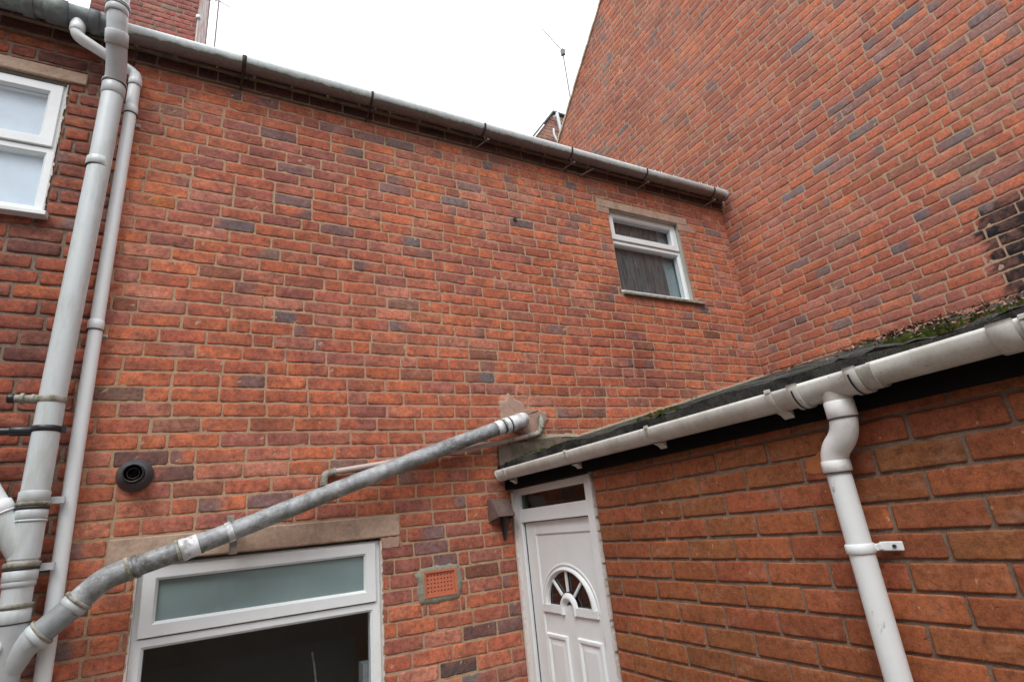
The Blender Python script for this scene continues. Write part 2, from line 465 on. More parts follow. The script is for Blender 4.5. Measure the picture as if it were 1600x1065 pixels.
def subtract(rect, holes):
    rects = [rect]
    for (a0, a1, b0, b1) in holes:
        out = []
        for (u0, u1, v0, v1) in rects:
            if u1 <= a0 or u0 >= a1 or v1 <= b0 or v0 >= b1:
                out.append((u0, u1, v0, v1)); continue
            if u0 < a0: out.append((u0, a0, v0, v1))
            if u1 > a1: out.append((a1, u1, v0, v1))
            c0, c1 = max(u0, a0), min(u1, a1)
            if v0 < b0: out.append((c0, c1, v0, b0))
            if v1 > b1: out.append((c0, c1, b1, v1))
        rects = out
    return rects

def brick_wall(name, frame, u0, u1, v0, v1, course, phase, length, mats, parent, pick, holes=(), header=0.14, joint=0.011,
               jit=0.003, depth=0.006, seed=1, regular=None, clampf=None, fine=False, spots=(), post=None, backing=True, mortar_d=-0.004, lens=None, warp=0.0, arris=0.003, step=0.03):
    rnd = random.Random(seed); nr = np.random.RandomState(seed)
    O, U, V, N = [np.array(x, float) for x in frame]
    Vs, Fs, Cs, Mi = [], [], [], []
    cnt = 0
    k0 = int(math.floor((v0 - phase) / course)); k1 = int(math.ceil((v1 - phase) / course))
    bricks = []
    for k in range(k0, k1):
        a, b = phase + k * course, phase + (k + 1) * course
        lo, hi = max(a, v0), min(b, v1)
        if hi - lo < 0.012: continue
        if regular is not None:
            u = regular + (length / 2 if k % 2 else 0)
            u -= math.ceil((u - u0) / length) * length
        else:
            u = u0 - rnd.random() * length
        while u < u1:
            L = length
            if regular is None:
                L = (length * 0.5 if rnd.random() < header else length) * (1 + rnd.uniform(-0.04, 0.04))
            else:
                L = length
            c0, c1 = max(u, u0), min(u + L, u1)
            u += L
            if c1 - c0 < 0.012: continue
            for r in subtract((c0, c1, lo, hi), holes):
                if r[1] - r[0] > 0.014 and r[3] - r[2] > 0.014: bricks.append(r)
    for (a0, a1, b0, b1) in bricks:
        w = joint * (1 + (nr.rand() - 0.5) * 0.35)
        x0, x1, z0, z1 = a0 + w / 2, a1 - w / 2, b0 + w / 2, b1 - w / 2
        wob = (nr.rand(2) - 0.5) * joint * 0.25
        z0 += wob[0]; z1 += wob[0]
        L, Hh = x1 - x0, z1 - z0
        if L < 0.006 or Hh < 0.006: continue
        spot = False
        base, dark_end = pick(rnd, (a0 + a1) / 2, (b0 + b1) / 2, L)
        for (sx, sz, col) in spots:
            if a0 <= sx <= a1 and b0 <= sz <= b1:
                q = rnd.random() * (0.55 if col in (BLUE, GREYB) else 0.3)
                base = tuple(a * (1 - q) + b * q for a, b in zip(col, MAUVE)) if col[0] < 0.4 else col
                dark_end = 0; spot = True
        e = min(0.0045, L * 0.2, Hh * 0.2)
        ni = max(2, int(round(L / (0.02 if fine else 0.032)))); nj = 4 if fine else 3
        us = np.concatenate([[0], np.linspace(e / L, 1 - e / L, ni + 1), [1]])
        vs = np.concatenate([[0], np.linspace(e / Hh, 1 - e / Hh, nj + 1), [1]])
        nu, nv = len(us), len(vs)
        def edge(n):
            r = nr.rand(n) ** 2
            r = (r + np.roll(r, 1) + np.roll(r, -1)) / 3 * (0.5 + nr.rand())
            r[0] += 0.4 * nr.rand(); r[-1] += 0.4 * nr.rand(); r[0] += 0.25; r[-1] += 0.25
            return r * jit
        bt, tp, lf, rt = edge(nu), edge(nu), edge(nv), edge(nv)
        UU, VV = np.meshgrid(us, vs, indexing='ij')
        X = x0 + lf[None, :] + UU * (L - lf[None, :] - rt[None, :])
        Z = z0 + bt[:, None] + VV * (Hh - bt[:, None] - tp[:, None])
        D = np.full((nu, nv), depth * 0.15 * nr.randn()) + (UU - 0.5) * depth * 0.22 * nr.randn() + (VV - 0.5) * depth * 0.15 * nr.randn()
        D = D + nr.randn(nu, nv) * depth * 0.14 + (0.5 - VV) * depth * (0.08 + 0.22 * nr.rand())
        edge_m = np.zeros((nu, nv), bool); edge_m[0, :] = edge_m[-1, :] = True; edge_m[:, 0] = edge_m[:, -1] = True
        D = np.maximum(D, mortar_d + 0.0021 + 0.0005 * nr.randn(nu, nv))
        D[edge_m] -= arris * (0.6 + 0.8 * nr.rand(edge_m.sum()))
        col = np.tile(np.array(base, float), (nu, nv, 1))
        tone = 1 + nr.randn() * 0.085
        col *= tone
        if spot and nr.rand() < 0.6:                    # blue-burnt bricks fade back to red at one end
            cut = nr.uniform(0.3, 0.9); msk = np.clip(((UU - cut) if nr.rand() < 0.5 else (1 - cut - UU)) * 4 + nr.randn(nu, nv) * 0.35, 0, 1)[..., None] * 0.9
            col = col * (1 - msk) + np.array(MAUVE if nr.rand() < 0.5 else RED) * msk
        if regular is None and nr.rand() < 0.45:      # burnt or scuffed area across part of the face
            fu, fv, fr_ = nr.rand(), nr.rand(), nr.uniform(0.25, 0.6)
            pm = np.clip(1 - np.hypot((UU - fu) * 1.3, (VV - fv) * 0.8) / fr_, 0, 1)[..., None] * nr.uniform(0.3, 0.9)
            tgt = np.array(base) * (0.5 if nr.rand() < 0.6 else 1.0) * np.array((1, 1.05, 1.15)) + (0.0 if nr.rand() < 0.6 else 0.09)
            col = col * (1 - pm) + tgt * pm
        if dark_end:
            cut = nr.uniform(0.25, 0.7)
            msk = np.clip((UU - cut) * 6 + nr.randn(nu, nv) * 0.4, 0, 1) if nr.rand() < 0.5 else np.clip((cut - UU) * 6 + nr.randn(nu, nv) * 0.4, 0, 1)
            msk = (msk * dark_end)[..., None]
            col = col * (1 - msk) + np.array(BLUE if nr.rand() < 0.6 else MAUVE) * msk
        if nr.rand() < 0.10:            # chipped arris showing brighter fired clay
            ci, cj = nr.randint(nu), (0 if nr.rand() < 0.6 else nv - 1)
            dd = np.hypot((UU - us[ci]) * L, (VV - vs[cj]) * Hh)
            chip = np.clip(1 - dd / nr.uniform(0.015, 0.04), 0, 1)
            D[edge_m] -= chip[edge_m] * 0.004
            cc = (chip * 0.6)[..., None]
            col = col * (1 - cc) + np.array((0.42, 0.16, 0.08)) * cc
        if post is not None:
            col = post(X, Z, col, nr)
        if warp:
            Z = Z + warp * np.sin(X * 1.7 + 0.6 * Z) + warp * 0.5 * np.sin(X * 4.3 + 2 + Z * 2)
        if clampf is not None:
            X, Z = clampf(X, Z)
        if X.max() - X.min() < 0.004: continue
        pts = O + X[..., None] * U + Z[..., None] * V + D[..., None] * N
        pts = pts.reshape(-1, 3); cc = col.reshape(-1, 3)
        k = cnt
        ids = np.arange(nu * nv).reshape(nu, nv)
        quads = np.stack([ids[:-1, :-1], ids[1:, :-1], ids[1:, 1:], ids[:-1, 1:]], -1).reshape(-1, 4)
        per = np.concatenate([ids[:, 0], ids[-1, 1:], ids[-2::-1, -1], ids[0, -2:0:-1]])
        sk = (O + X.reshape(-1)[per][:, None] * U + Z.reshape(-1)[per][:, None] * V + (-0.022) * N)
        n0 = nu * nv; npn = len(per)
        sid = n0 + np.arange(npn)
        sq = np.stack([per, sid, np.roll(sid, -1), np.roll(per, -1)], -1)
        Vs.append(pts); Vs.append(sk)
        Cs.append(cc); Cs.append(cc[per] * 0.8)
        Fs.append(quads + k); Fs.append(sq + k)
        cnt += n0 + npn
    Vs = np.concatenate(Vs); Fs = np.concatenate(Fs); Cs = np.concatenate(Cs)
    # orientation
    f = Fs[0]; a = Vs[f[1]] - Vs[f[0]]; b = Vs[f[3]] - Vs[f[0]]
    if np.dot(np.cross(a, b), N) < 0: Fs = Fs[:, ::-1]
    nb = len(Fs)
    verts = Vs.tolist(); faces = Fs.tolist()
    # mortar bed: subdivided sheet a little behind the brick faces, with rough relief
    if backing:
        for (a0, a1, b0, b1) in subtract((u0, u1, v0, v1), holes):
            mu = max(1, int((a1 - a0) / step)); mv = max(1, int((b1 - b0) / step))
            gu = np.linspace(a0, a1, mu + 1); gv = np.linspace(b0, b1, mv + 1)
            X, Z = np.meshgrid(gu, gv, indexing='ij')
            if clampf is not None: X, Z = clampf(X, Z)
            Dm = mortar_d + nr.randn(*X.shape) * 0.0010 + 0.0007 * np.sin(X * 9.1 + 3 * np.sin(Z * 7.3)) * np.sin(Z * 11.7 + 2 * np.sin(X * 5.1))
            pts = (O + X[..., None] * U + Z[..., None] * V + Dm[..., None] * N).reshape(-1, 3)
            ids = np.arange((mu + 1) * (mv + 1)).reshape(mu + 1, mv + 1) + len(verts)
            q = np.stack([ids[:-1, :-1], ids[1:, :-1], ids[1:, 1:], ids[:-1, 1:]], -1).reshape(-1, 4)
            verts += pts.tolist()
            if np.dot(np.cross(U, V), N) < 0: q = q[:, ::-1]
            faces += q.tolist()
    me = bpy.data.meshes.new(name)
    me.from_pydata(verts, [], faces)
    for m in mats: me.materials.append(m)
    mi = np.zeros(len(faces), np.int32); mi[nb:] = 1
    me.polygons.foreach_set('material_index', mi)
    me.polygons.foreach_set('use_smooth', np.ones(len(faces), bool))
    ca = me.color_attributes.new('bcol', 'FLOAT_COLOR', 'POINT')
    full = np.ones((len(verts), 4), np.float32); full[:len(Cs), :3] = Cs
    ca.data.foreach_set('color', full.ravel())
    me.update()
    o = bpy.data.objects.new(name, me)
    put(o, parent)
    return o

YA = 3.1          # face of the rear wall
XB = 4.345        # face of the gable
XC = 1.6445       # face of the extension wall

# ================================================================== THE SETTING
g = MB(); g.add([(-60, -60, 0), (60, -60, 0), (60, 60, 0), (-60, 60, 0)], [(0, 1, 2, 3)], 0, False)
g.build('ground', CONC, kind='structure')

# ================================================================== HOUSE (rear wall with the two windows)
house = thing('brick_house', 'orange brick house wall left of the tall gable, with two white windows', 'house')
def weights(rnd, table):
    t = rnd.random() * sum(w for w, _ in table)
    for w, c in table:
        t -= w
        if t <= 0: break
    t = rnd.random() * sum(w for w, _ in table); c2 = c
    for w, c2 in table:
        t -= w
        if t <= 0: break
    f = rnd.random()
    return tuple(a * (1 - f) + b * f for a, b in zip(c, c2))
def pickA(rnd, x, z, L):
    hgt = min(max((z - 2.9) / 1.6, 0), 1)
    low = min(max((2.3 - z) / 0.5, 0), 1)
    right = min(max((x - 3.4) / 0.8, 0), 1)
    c = weights(rnd, [(4.2 - 1.4 * hgt - 1.8 * low - 1.4 * right, ORANGE), (2.6 + low * 2, RED), (0.5 + 1.8 * hgt + 2.2 * low, MAUVE), (0.9, PINK), (0.04 + 0.1 * hgt, GREYB), (0.25 + 0.3 * low, BROWN), (0.02, BLUE)])
    return c, (rnd.uniform(0.5, 1) if rnd.random() < 0.10 + 0.1 * hgt else 0)
W2 = (2.848, 3.672, 3.588, 4.392); L2 = (2.742, 3.792, 4.394, 4.470)
WL = (-0.272, 0.826, 0.75, 1.905); LL = (-0.388, 0.929, 1.908, 2.016)
AIR = (1.04, 1.262, 1.555, 1.716)
ROOFH = (1.6, 4.345, 0.0, 2.15)
spA = [(0.535, 4.537, BLUE), (0.751, 4.533, BLUE), (0.310, 4.388, BLUE), (0.419, 4.166, BLUE), (0.836, 4.318, BLUE), (1.032, 4.538, BLUE), (1.244, 4.542, BLUE), (0.867, 4.156, BLUE), (1.480, 4.311, BLUE), (1.494, 4.160, BLUE), (0.308, 3.918, BLUE), (0.179, 3.543, BLUE), (-0.310, 4.380, BLUE), (2.470, 4.235, BLUE), (1.913, 4.085, BLUE), (1.924, 3.850, BLUE), (4.050, 4.379, BLUE), (0.258, 2.157, BLUE), (1.117, 1.837, BLUE), (1.498, 1.346, BLUE), (1.219, 1.748, BLUE), (-0.032, 3.699, BLUE), (1.394, 1.347, DARK), (-0.238, 2.370, DARK), (1.134, 1.194, DARK), (-0.186, 2.308, DARK), (0.229, 4.310, MAUVE), (0.436, 4.314, MAUVE), (0.639, 4.303, MAUVE), (1.251, 4.398, MAUVE), (0.318, 4.083, MAUVE), (1.684, 4.302, MAUVE), (1.587, 4.097, MAUVE), (0.998, 3.469, MAUVE), (-0.098, 4.387, MAUVE), (0.007, 4.381, MAUVE), (-0.192, 4.145, MAUVE), (-0.165, 4.089, MAUVE), (0.061, 4.229, MAUVE), (2.383, 4.082, MAUVE), (1.724, 2.759, MAUVE), (1.507, 2.758, MAUVE), (0.664, 2.609, MAUVE), (0.343, 2.454, MAUVE), (1.127, 2.769, MAUVE), (0.387, 2.919, MAUVE), (0.903, 1.837, MAUVE), (1.484, 3.474, MAUVE), (1.838, 3.857, MAUVE), (2.625, 3.469, MAUVE), (0.086, 3.532, GREYB), (0.595, 2.299, GREYB), (0.953, 2.220, GREYB), (-0.247, 4.363, GREYB), (1.042, 3.700, GREYB), (0.757, 3.933, PINK), (0.562, 3.949, PINK), (0.446, 3.915, PINK), (-0.301, 3.781, (0.55, 0.17, 0.04))]
brick_wall('wall', ((0, YA, 0), (1, 0, 0), (0, 0, 1), (0, -1, 0)), -0.556, XB, 0.0, 4.662, 0.0774, 4.188 - 0.0774 * 60, 0.217, [BR_A, MO_A], house, pickA,
           holes=[(W2[0], W2[1], W2[2], W2[3] + 0.013), L2, WL, LL, AIR], seed=11, spots=spA, jit=0.0052, depth=0.006, joint=0.0084, warp=0.003, arris=0.0008, mortar_d=-0.0014, step=0.02)
# solid core behind the brick skin so no light leaks through, with openings left for the windows
cm = MB()
for (a0, a1, b0, b1) in subtract((-0.556, XB, 0, 4.66), [W2, WL]):
    cm.box(a0, a1, YA + 0.012, YA + 0.22, b0, b1)
cm.build('wall_core', DARKROOM, house)

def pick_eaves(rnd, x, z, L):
    return weights(rnd, [(2, (0.12, 0.05, 0.04)), (2, (0.07, 0.04, 0.036)), (1, (0.04, 0.032, 0.032))]), 0  # shade under the gutter is put into these dark brick tones
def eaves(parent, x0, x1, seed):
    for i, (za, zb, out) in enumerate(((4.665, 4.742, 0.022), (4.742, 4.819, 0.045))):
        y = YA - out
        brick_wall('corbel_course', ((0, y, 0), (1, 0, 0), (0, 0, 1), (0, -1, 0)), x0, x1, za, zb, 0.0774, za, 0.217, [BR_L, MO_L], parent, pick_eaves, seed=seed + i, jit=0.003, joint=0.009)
        m = MB(); m.box(x0, x1, y + 0.012, YA + 0.22, za, zb); 
        m.box(x0, x1, y + 0.0045, y + 0.05, za - 0.003, za + 0.01)
        m.build('corbel_bed', MO_L, parent)
    m = MB(); m.box(x0, x1, YA - 0.052, YA - 0.042, 4.821, 4.835); m.box(x0, x1, YA - 0.042, YA + 0.3, 4.821, 4.84)
    m.build('fascia', BLACKW, parent, bev=0.002)
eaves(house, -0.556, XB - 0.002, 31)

def tiled_roof(parent, x0, x1, seed):
    """interlocking tiles on a 33 degree pitch, eaves to ridge and down the far side"""
    m = MB(); a = math.radians(33); rows = 14; gauge = 0.3
    y0, z0 = YA - 0.03, 4.868
    for k in range(rows):
        ya, za = y0 + k * gauge * math.cos(a), z0 + k * gauge * math.sin(a)
        yb, zb = ya + (gauge + 0.06) * math.cos(a), za + (gauge + 0.06) * math.sin(a) - 0.02
        m.prism([(ya, za), (yb, zb), (yb, zb - 0.02), (ya, za - 0.025)], 'x', x0, x1)
    yr, zr = y0 + rows * gauge * math.cos(a), z0 + rows * gauge * math.sin(a)
    m.prism([(yr, zr), (yr + 3.5, zr - 3.5 * math.tan(a)), (yr + 3.5, zr - 3.5 * math.tan(a) - 0.05), (yr, zr - 0.05)], 'x', x0, x1)
    m.build('roof', TILE, parent)
tiled_roof(house, -0.556, XB, 3)

def lintel(parent, r, out=0.006, mat=STONE, skew=0.0):
    m = MB(); m.box(r[0], r[1], YA - out, YA + 0.18, r[2], r[3])
    o = m.build('lintel', mat, parent, bev=0.006)
    return o
lintel(house, L2); lintel(house, LL)

def frame_rect(m, x0, x1, z0, z1, w, yf, yb, wb=None, wt=None):
    """rectangular profile with mitred corners and a sloping inner bead, facing -Y"""
    wb = wb or w; wt = wt or w
    bead = 0.011
    O_ = [(x0, z0), (x1, z0), (x1, z1), (x0, z1)]
    I_ = [(x0 + w, z0 + wb), (x1 - w, z0 + wb), (x1 - w, z1 - wt), (x0 + w, z1 - wt)]
    J_ = [(x0 + w + bead, z0 + wb + bead), (x1 - w - bead, z0 + wb + bead), (x1 - w - bead, z1 - wt - bead), (x0 + w + bead, z1 - wt - bead)]
    c = 0.003
    A = [(p[0], yb, p[1]) for p in O_] + [(p[0], yf + c, p[1]) for p in O_]
    q = [(x0 + c, z0 + c), (x1 - c, z0 + c), (x1 - c, z1 - c), (x0 + c, z1 - c)]
    A += [(p[0], yf, p[1]) for p in q] + [(p[0], yf, p[1]) for p in I_] + [(p[0], yf + 0.014, p[1]) for p in J_] + [(p[0], yb, p[1]) for p in J_]
    fs = []
    for l in range(5):
        for i in range(4):
            j = (i + 1) % 4
            fs.append((l * 4 + i, l * 4 + j, (l + 1) * 4 + j, (l + 1) * 4 + i))
    m.add(A, fs, 0, False)

def window(parent, x0, x1, z0, z1, tr, yf, w=0.05, sw=0.052, pane_up=GLASS, pane_lo=GLASS, sill=None, sill_mat=PVC, name='window', mat=PVC):
    """frame with a top-hung opener above the transom (height tr) and fixed glass below"""
    root = MB()
    frame_rect(root, x0, x1, z0, tr + 0.003, w * 0.72, yf, yf + 0.06, wt=0.03)
    root.box(x0, x0 + 0.03, yf + 0.0015, yf + 0.06, tr + 0.003, z1); root.box(x1 - 0.03, x1, yf + 0.0015, yf + 0.06, tr + 0.003, z1)
    root.box(x0 + 0.03, x1 - 0.03, yf + 0.0015, yf + 0.06, z1 - 0.012, z1)
    win = root.build(name, mat, parent)
    s = MB(); frame_rect(s, x0 + 0.022, x1 - 0.022, tr + 0.008, z1 - 0.008, sw, yf - 0.012, yf + 0.045)
    s.build('sash', mat, win)
    p = MB(); d = w * 0.72 + 0.008
    p.box(x0 + d, x1 - d, yf + 0.026, yf + 0.034, z0 + d, tr - 0.03); p.build('pane', pane_lo, win)
    p = MB(); p.box(x0 + 0.022 + sw + 0.006, x1 - 0.022 - sw - 0.006, yf + 0.014, yf + 0.022, tr + 0.008 + sw + 0.006, z1 - 0.008 - sw - 0.006)
    p.build('pane', pane_up, win)
    gk = MB()
    for (a, b, c, e, yy) in ((x0 + d, x1 - d, z0 + d, tr - 0.03, yf + 0.0235), (x0 + 0.022 + sw + 0.006, x1 - 0.022 - sw - 0.006, tr + 0.008 + sw + 0.006, z1 - 0.008 - sw - 0.006, yf + 0.0115)):
        t = 0.006
        gk.box(a, b, yy, yy + 0.002, e - t, e); gk.box(a, b, yy, yy + 0.002, c, c + t * 0.6)
        gk.box(a, a + t * 0.6, yy, yy + 0.002, c + t * 0.6, e - t); gk.box(b - t * 0.6, b, yy, yy + 0.002, c + t * 0.6, e - t)
    gk.build('gasket', SEAL, win)
    if sill:
        s = MB(); a, b, out, th = sill
        s.prism([(yf + 0.02, z0 + 0.006), (YA - out, z0 - 0.012), (YA - out, z0 - th), (yf + 0.02, z0 - th)], 'x', a, b)
        s.build('sill', sill_mat, win, bev=0.003)
    return win

def sealant(parent, x0, x1, z0, z1, seed):
    """ragged white sealant and plaster along the frame edges"""
    r = random.Random(seed)
    for x, s in ((x0, -1), (x1, 1)):
        z = z0; m = MB()
        while z < z1:
            h = r.uniform(0.01, 0.03); w = r.uniform(0.001, 0.008) * (1 if r.random() < 0.7 else 0.2)
            m.box(x - 0.003 * s, x + s * w, YA - 0.001 - r.random() * 0.002, YA + 0.03, z, min(z + h, z1))
            z += h * 0.97
        m.build('sealant', mat_seal, parent)
mat_seal = mat_plain('old_sealant', (0.66, 0.6, 0.56), 0.8, 0.3, 0.1, 40, (0.4, 0.3, 0.25), 30, 0.6)

# small upstairs window on the right
w2 = window(house, 2.852, 3.688, 3.612, 4.404, 4.114, YA + 0.052, w=0.05, sw=0.050, sill=(2.858, 3.77, 0.03, 0.034), sill_mat=RING)
w2['label'] = 'small upstairs window with a streaked sheet painted like a reflection behind the glass'
c = MB()
vs = []; fs = []; n = 60
for i in range(n + 1):
    x = 2.90 + (3.50 - 2.90) * i / n
    y = YA + 0.105 + 0.0006 * math.sin(i * 1.7)
    vs += [(x, y, 3.6), (x + 0.03 * math.sin(i * 0.2), y, 4.38)]
for i in range(n): fs.append((2 * i, 2 * i + 2, 2 * i + 3, 2 * i + 1))
c.add(vs, fs); c.build('curtain', REFL, w2)  # thin sheet; its streaks stand in for the grey reflection in the pane
c = MB(); c.box(2.80, 3.72, YA + 0.135, YA + 0.15, 3.58, 4.40); c.build('reveal_board', TEAL, w2)
# kitchen window, ground floor
wk = window(house, -0.268, 0.822, 0.76, 1.893, 1.585, YA + 0.03, w=0.055, sw=0.050, pane_up=FROST, pane_lo=GLASS, sill=(-0.3, 0.85, 0.05, 0.03))
wk['label'] = 'wide ground floor window with frosted top light and dark lower glass'
sealant(wk, -0.269, 0.823, 0.8, 1.89, 6)
rm = MB()                                       # the dim room behind it
rm.box(-0.6, 1.2, YA + 1.9, YA + 1.95, 0.0, 2.3); rm.box(-0.62, -0.6, YA + 0.22, YA + 1.9, 0, 2.3); rm.box(1.2, 1.22, YA + 0.22, YA + 1.9, 0, 2.3)
rm.box(-0.6, 1.2, YA + 0.22, YA + 1.9, 0.0, 0.05); rm.box(-0.6, 1.2, YA + 0.22, YA + 1.9, 2.3, 2.32)
rm.build('room', DARKROOM, house)
st = MB(); st.tube([(0.60, YA + 0.30, 0.9), (0.535, YA + 0.36, 1.36)], 0.006, 12); st.build('rod', mat_plain('dull_rod', (0.3, 0.3, 0.29), 0.5), house)
st = MB(); st.box(0.745, 0.815, YA + 0.10, YA + 0.2, 0.76, 1.30); st.build('blind_edge', mat_plain('dull_blind', (0.2, 0.22, 0.22), 0.7), house)

# airbrick with its ring of repair mortar
ab = MB()
ax0, ax1, az0, az1 = 1.058, 1.247, 1.572, 1.703
fy = YA - 0.006
def grid_air():
    nx_, nz_ = 8, 5
    ix0, ix1, iz0, iz1 = ax0 + 0.012, ax1 - 0.022, az0 + 0.016, az1 - 0.014
    xs = [ax0]; zs = [az0]
    px = (ix1 - ix0) / nx_; pz = (iz1 - iz0) / nz_
    for i in range(nx_):
        cx_ = ix0 + px * (i + 0.5); xs += [cx_ - 0.0037, cx_ + 0.0037]
    for i in range(nz_):
        cz_ = iz0 + pz * (i + 0.5); zs += [cz_ - 0.0037, cz_ + 0.0037]
    xs.append(ax1); zs.append(az1)
    for i in range(len(xs) - 1):
        for j in range(len(zs) - 1):
            if i % 2 == 1 and j % 2 == 1: continue
            ab.box(xs[i], xs[i + 1], fy + 0.008, fy + 0.012, zs[j], zs[j + 1])
    ab.box(ax0 - 0.001, ax1 + 0.001, fy, fy + 0.0078, az1 - 0.009, az1 + 0.002); ab.box(ax0 - 0.001, ax1 + 0.001, fy, fy + 0.0078, az0 - 0.002, az0 + 0.007)
    ab.box(ax0 - 0.001, ax0 + 0.007, fy, fy + 0.0078, az0 + 0.007, az1 - 0.009); ab.box(ax1 - 0.012, ax1 + 0.001, fy, fy + 0.0078, az0 + 0.007, az1 - 0.009)
grid_air()
air = ab.build('air_brick', TERRA, house)
bk = MB(); bk.box(ax0 + 0.002, ax1 - 0.002, fy + 0.0125, fy + 0.02, az0 + 0.002, az1 - 0.002); bk.build('backing', SEAL, air)

def blob(name, pts, mat, parent, y=YA, t=0.006, seed=0, hole=None, axis='y'):
    """irregular smear of mortar lying on the wall face, thin at the rim"""
    r = random.Random(seed)
    P = []
    n = len(pts)
    for i in range(n):
        a, b = Vector(pts[i]), Vector(pts[(i + 1) % n])
        k = max(2, int((b - a).length / 0.012))
        for j in range(k):
            q = a.lerp(b, j / k); P.append(q + Vector((r.uniform(-1, 1), r.uniform(-1, 1))) * 0.004)
    c = sum(P, Vector((0, 0))) / len(P) if hole is None else None
    m = MB()
    def T(p, d): return (p.x, y - d, p.y) if axis == 'y' else (y - d, p.x, p.y)
    if hole is None:
        rings = [1.0, 0.97, 0.8, 0.5, 0.2]
        vs = []
        for q, s_ in enumerate(rings):
            for p in P:
                vs.append(T(c + (p - c) * s_, -0.004 if q == 0 else t * (0.75 + 0.35 * r.random())))
        vs.append(T(c, t)); n = len(P); fs = []
        for q in range(len(rings) - 1):
            for i in range(n): fs.append((q * n + i, q * n + (i + 1) % n, (q + 1) * n + (i + 1) % n, (q + 1) * n + i))
        for i in range(n): fs.append(((len(rings) - 1) * n + i, (len(rings) - 1) * n + (i + 1) % n, len(vs) - 1))
        m.add(vs, fs)
    else:
        hx0, hx1, hz0, hz1 = hole; cc = Vector(((hx0 + hx1) / 2, (hz0 + hz1) / 2)); vs = []; n = len(P)
        for q in range(3):
            for p in P:
                d = p - cc
                s_ = min((hx1 - hx0) / 2 / max(abs(d.x), 1e-6), (hz1 - hz0) / 2 / max(abs(d.y), 1e-6))
                inner = cc + d * s_
                u = (1.0, 0.9, 0.0)[q]
                vs.append(T(inner.lerp(p, u), (-0.004, t * (0.7 + 0.4 * r.random()), t * 0.6)[q]))
        fs = []
        for q in range(2):
            for i in range(n): fs.append((q * n + i, q * n + (i + 1) % n, (q + 1) * n + (i + 1) % n, (q + 1) * n + i))
        m.add(vs, fs)
    return m.build(name, mat, parent)
blob('mortar_surround', [(1.01, 1.60), (1.03, 1.545), (1.15, 1.535), (1.26, 1.55), (1.285, 1.62), (1.275, 1.70), (1.255, 1.728), (1.14, 1.73), (1.04, 1.722), (1.0, 1.70), (1.02, 1.66)], RENDER_G, house, t=0.004, seed=3, hole=(ax0, ax1, az0, az1))
blob('mortar_patch', [(1.615, 2.50), (1.62, 2.60), (1.61, 2.675), (1.66, 2.68), (1.69, 2.735), (1.725, 2.70), (1.80, 2.665), (1.82, 2.62), (1.93, 2.615), (1.985, 2.60), (1.99, 2.545), (1.94, 2.49), (1.93, 2.44), (1.84, 2.44), (1.72, 2.46)], RENDER, house, t=0.006, seed=4)
0 and blob('mortar_patch', [(0.05, 1.985), (-0.37, 2.025), (-0.40, 1.96), (-0.40, 1.90), (-0.5, 1.90), (-0.5, 1.985), (-0.41, 2.03), (-0.42, 2.07), (-0.2, 2.06)], RENDER, house, t=0.002, seed=5)
blob('mortar_patch', [(2.745, 4.335), (2.866, 4.335), (2.866, 4.403), (2.745, 4.403)], RENDER, house, t=0.003, seed=6)
blob('mortar_patch', [(3.664, 4.325), (3.90, 4.325), (3.90, 4.37), (3.79, 4.403), (3.664, 4.403)], RENDER, house, t=0.003, seed=7)
blob('mortar_patch', [(1.05, 2.345), (1.5, 2.43), (1.53, 2.45), (1.5, 2.475), (1.3, 2.44)], RENDER_G, house, t=0.004, seed=8)
# rectangular plugs and stains in the brickwork
blob('mortar_patch', [(0.83, 1.845), (0.93, 1.85), (0.93, 1.905), (0.83, 1.90)], RENDER, house, t=0.003, seed=9)

# ================================================================== NEIGHBOUR (left)
nb = thing('brick_house', 'darker red brick house at the left edge, its joints dark, left of the soil stack', 'house')
W1 = (-2.1, -0.826, 3.592, 4.41); L1 = (-2.2, -0.755, 4.418, 4.492)
def pickL(rnd, x, z, L):
    return weights(rnd, [(2.5, (0.36, 0.10, 0.055)), (2.4, (0.28, 0.088, 0.055)), (1.0, (0.42, 0.125, 0.058)), (1.2, (0.2, 0.082, 0.065))]), (0.6 if rnd.random() < 0.12 else 0)
brick_wall('wall', ((0, YA, 0), (1, 0, 0), (0, 0, 1), (0, -1, 0)), -2.6, -0.560, 0.0, 4.662, 0.0768, 3.592 - 0.0768 * 60, 0.215, [BR_L, MO_L], nb, pickL,
           holes=[W1, L1], seed=21, jit=0.0055, depth=0.006, joint=0.0105, mortar_d=-0.0055, arris=0.0022, warp=0.004)
cm = MB()
for (a0, a1, b0, b1) in subtract((-2.6, -0.560, 0, 4.66), [W1]):
    cm.box(a0, a1, YA + 0.014, YA + 0.22, b0, b1)
cm.build('wall_core', DARKROOM, nb)
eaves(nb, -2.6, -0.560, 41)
tiled_roof(nb, -2.6, -0.560, 4)
lintel(nb, L1, 0.012)
w1 = window(nb, -2.09, -0.83, 3.598, 4.405, 3.992, YA + 0.025, w=0.055, sw=0.050, sill=(-2.15, -0.808, 0.05, 0.036))
w1['label'] = 'upstairs window with pale blue net curtain'
sealant(w1, -2.085, -0.832, 3.6, 4.40, 9)
c = MB(); c.box(-2.08, -0.84, YA + 0.066, YA + 0.07, 3.6, 4.40); c.build('net_curtain', NET, w1)
0 and blob('mortar_patch', [(-1.0, 3.50), (-0.9, 3.545), (-0.82, 3.53), (-0.77, 3.50), (-0.80, 3.45), (-0.88, 3.40), (-0.97, 3.43)], RENDER_G, nb, t=0.002, seed=12)

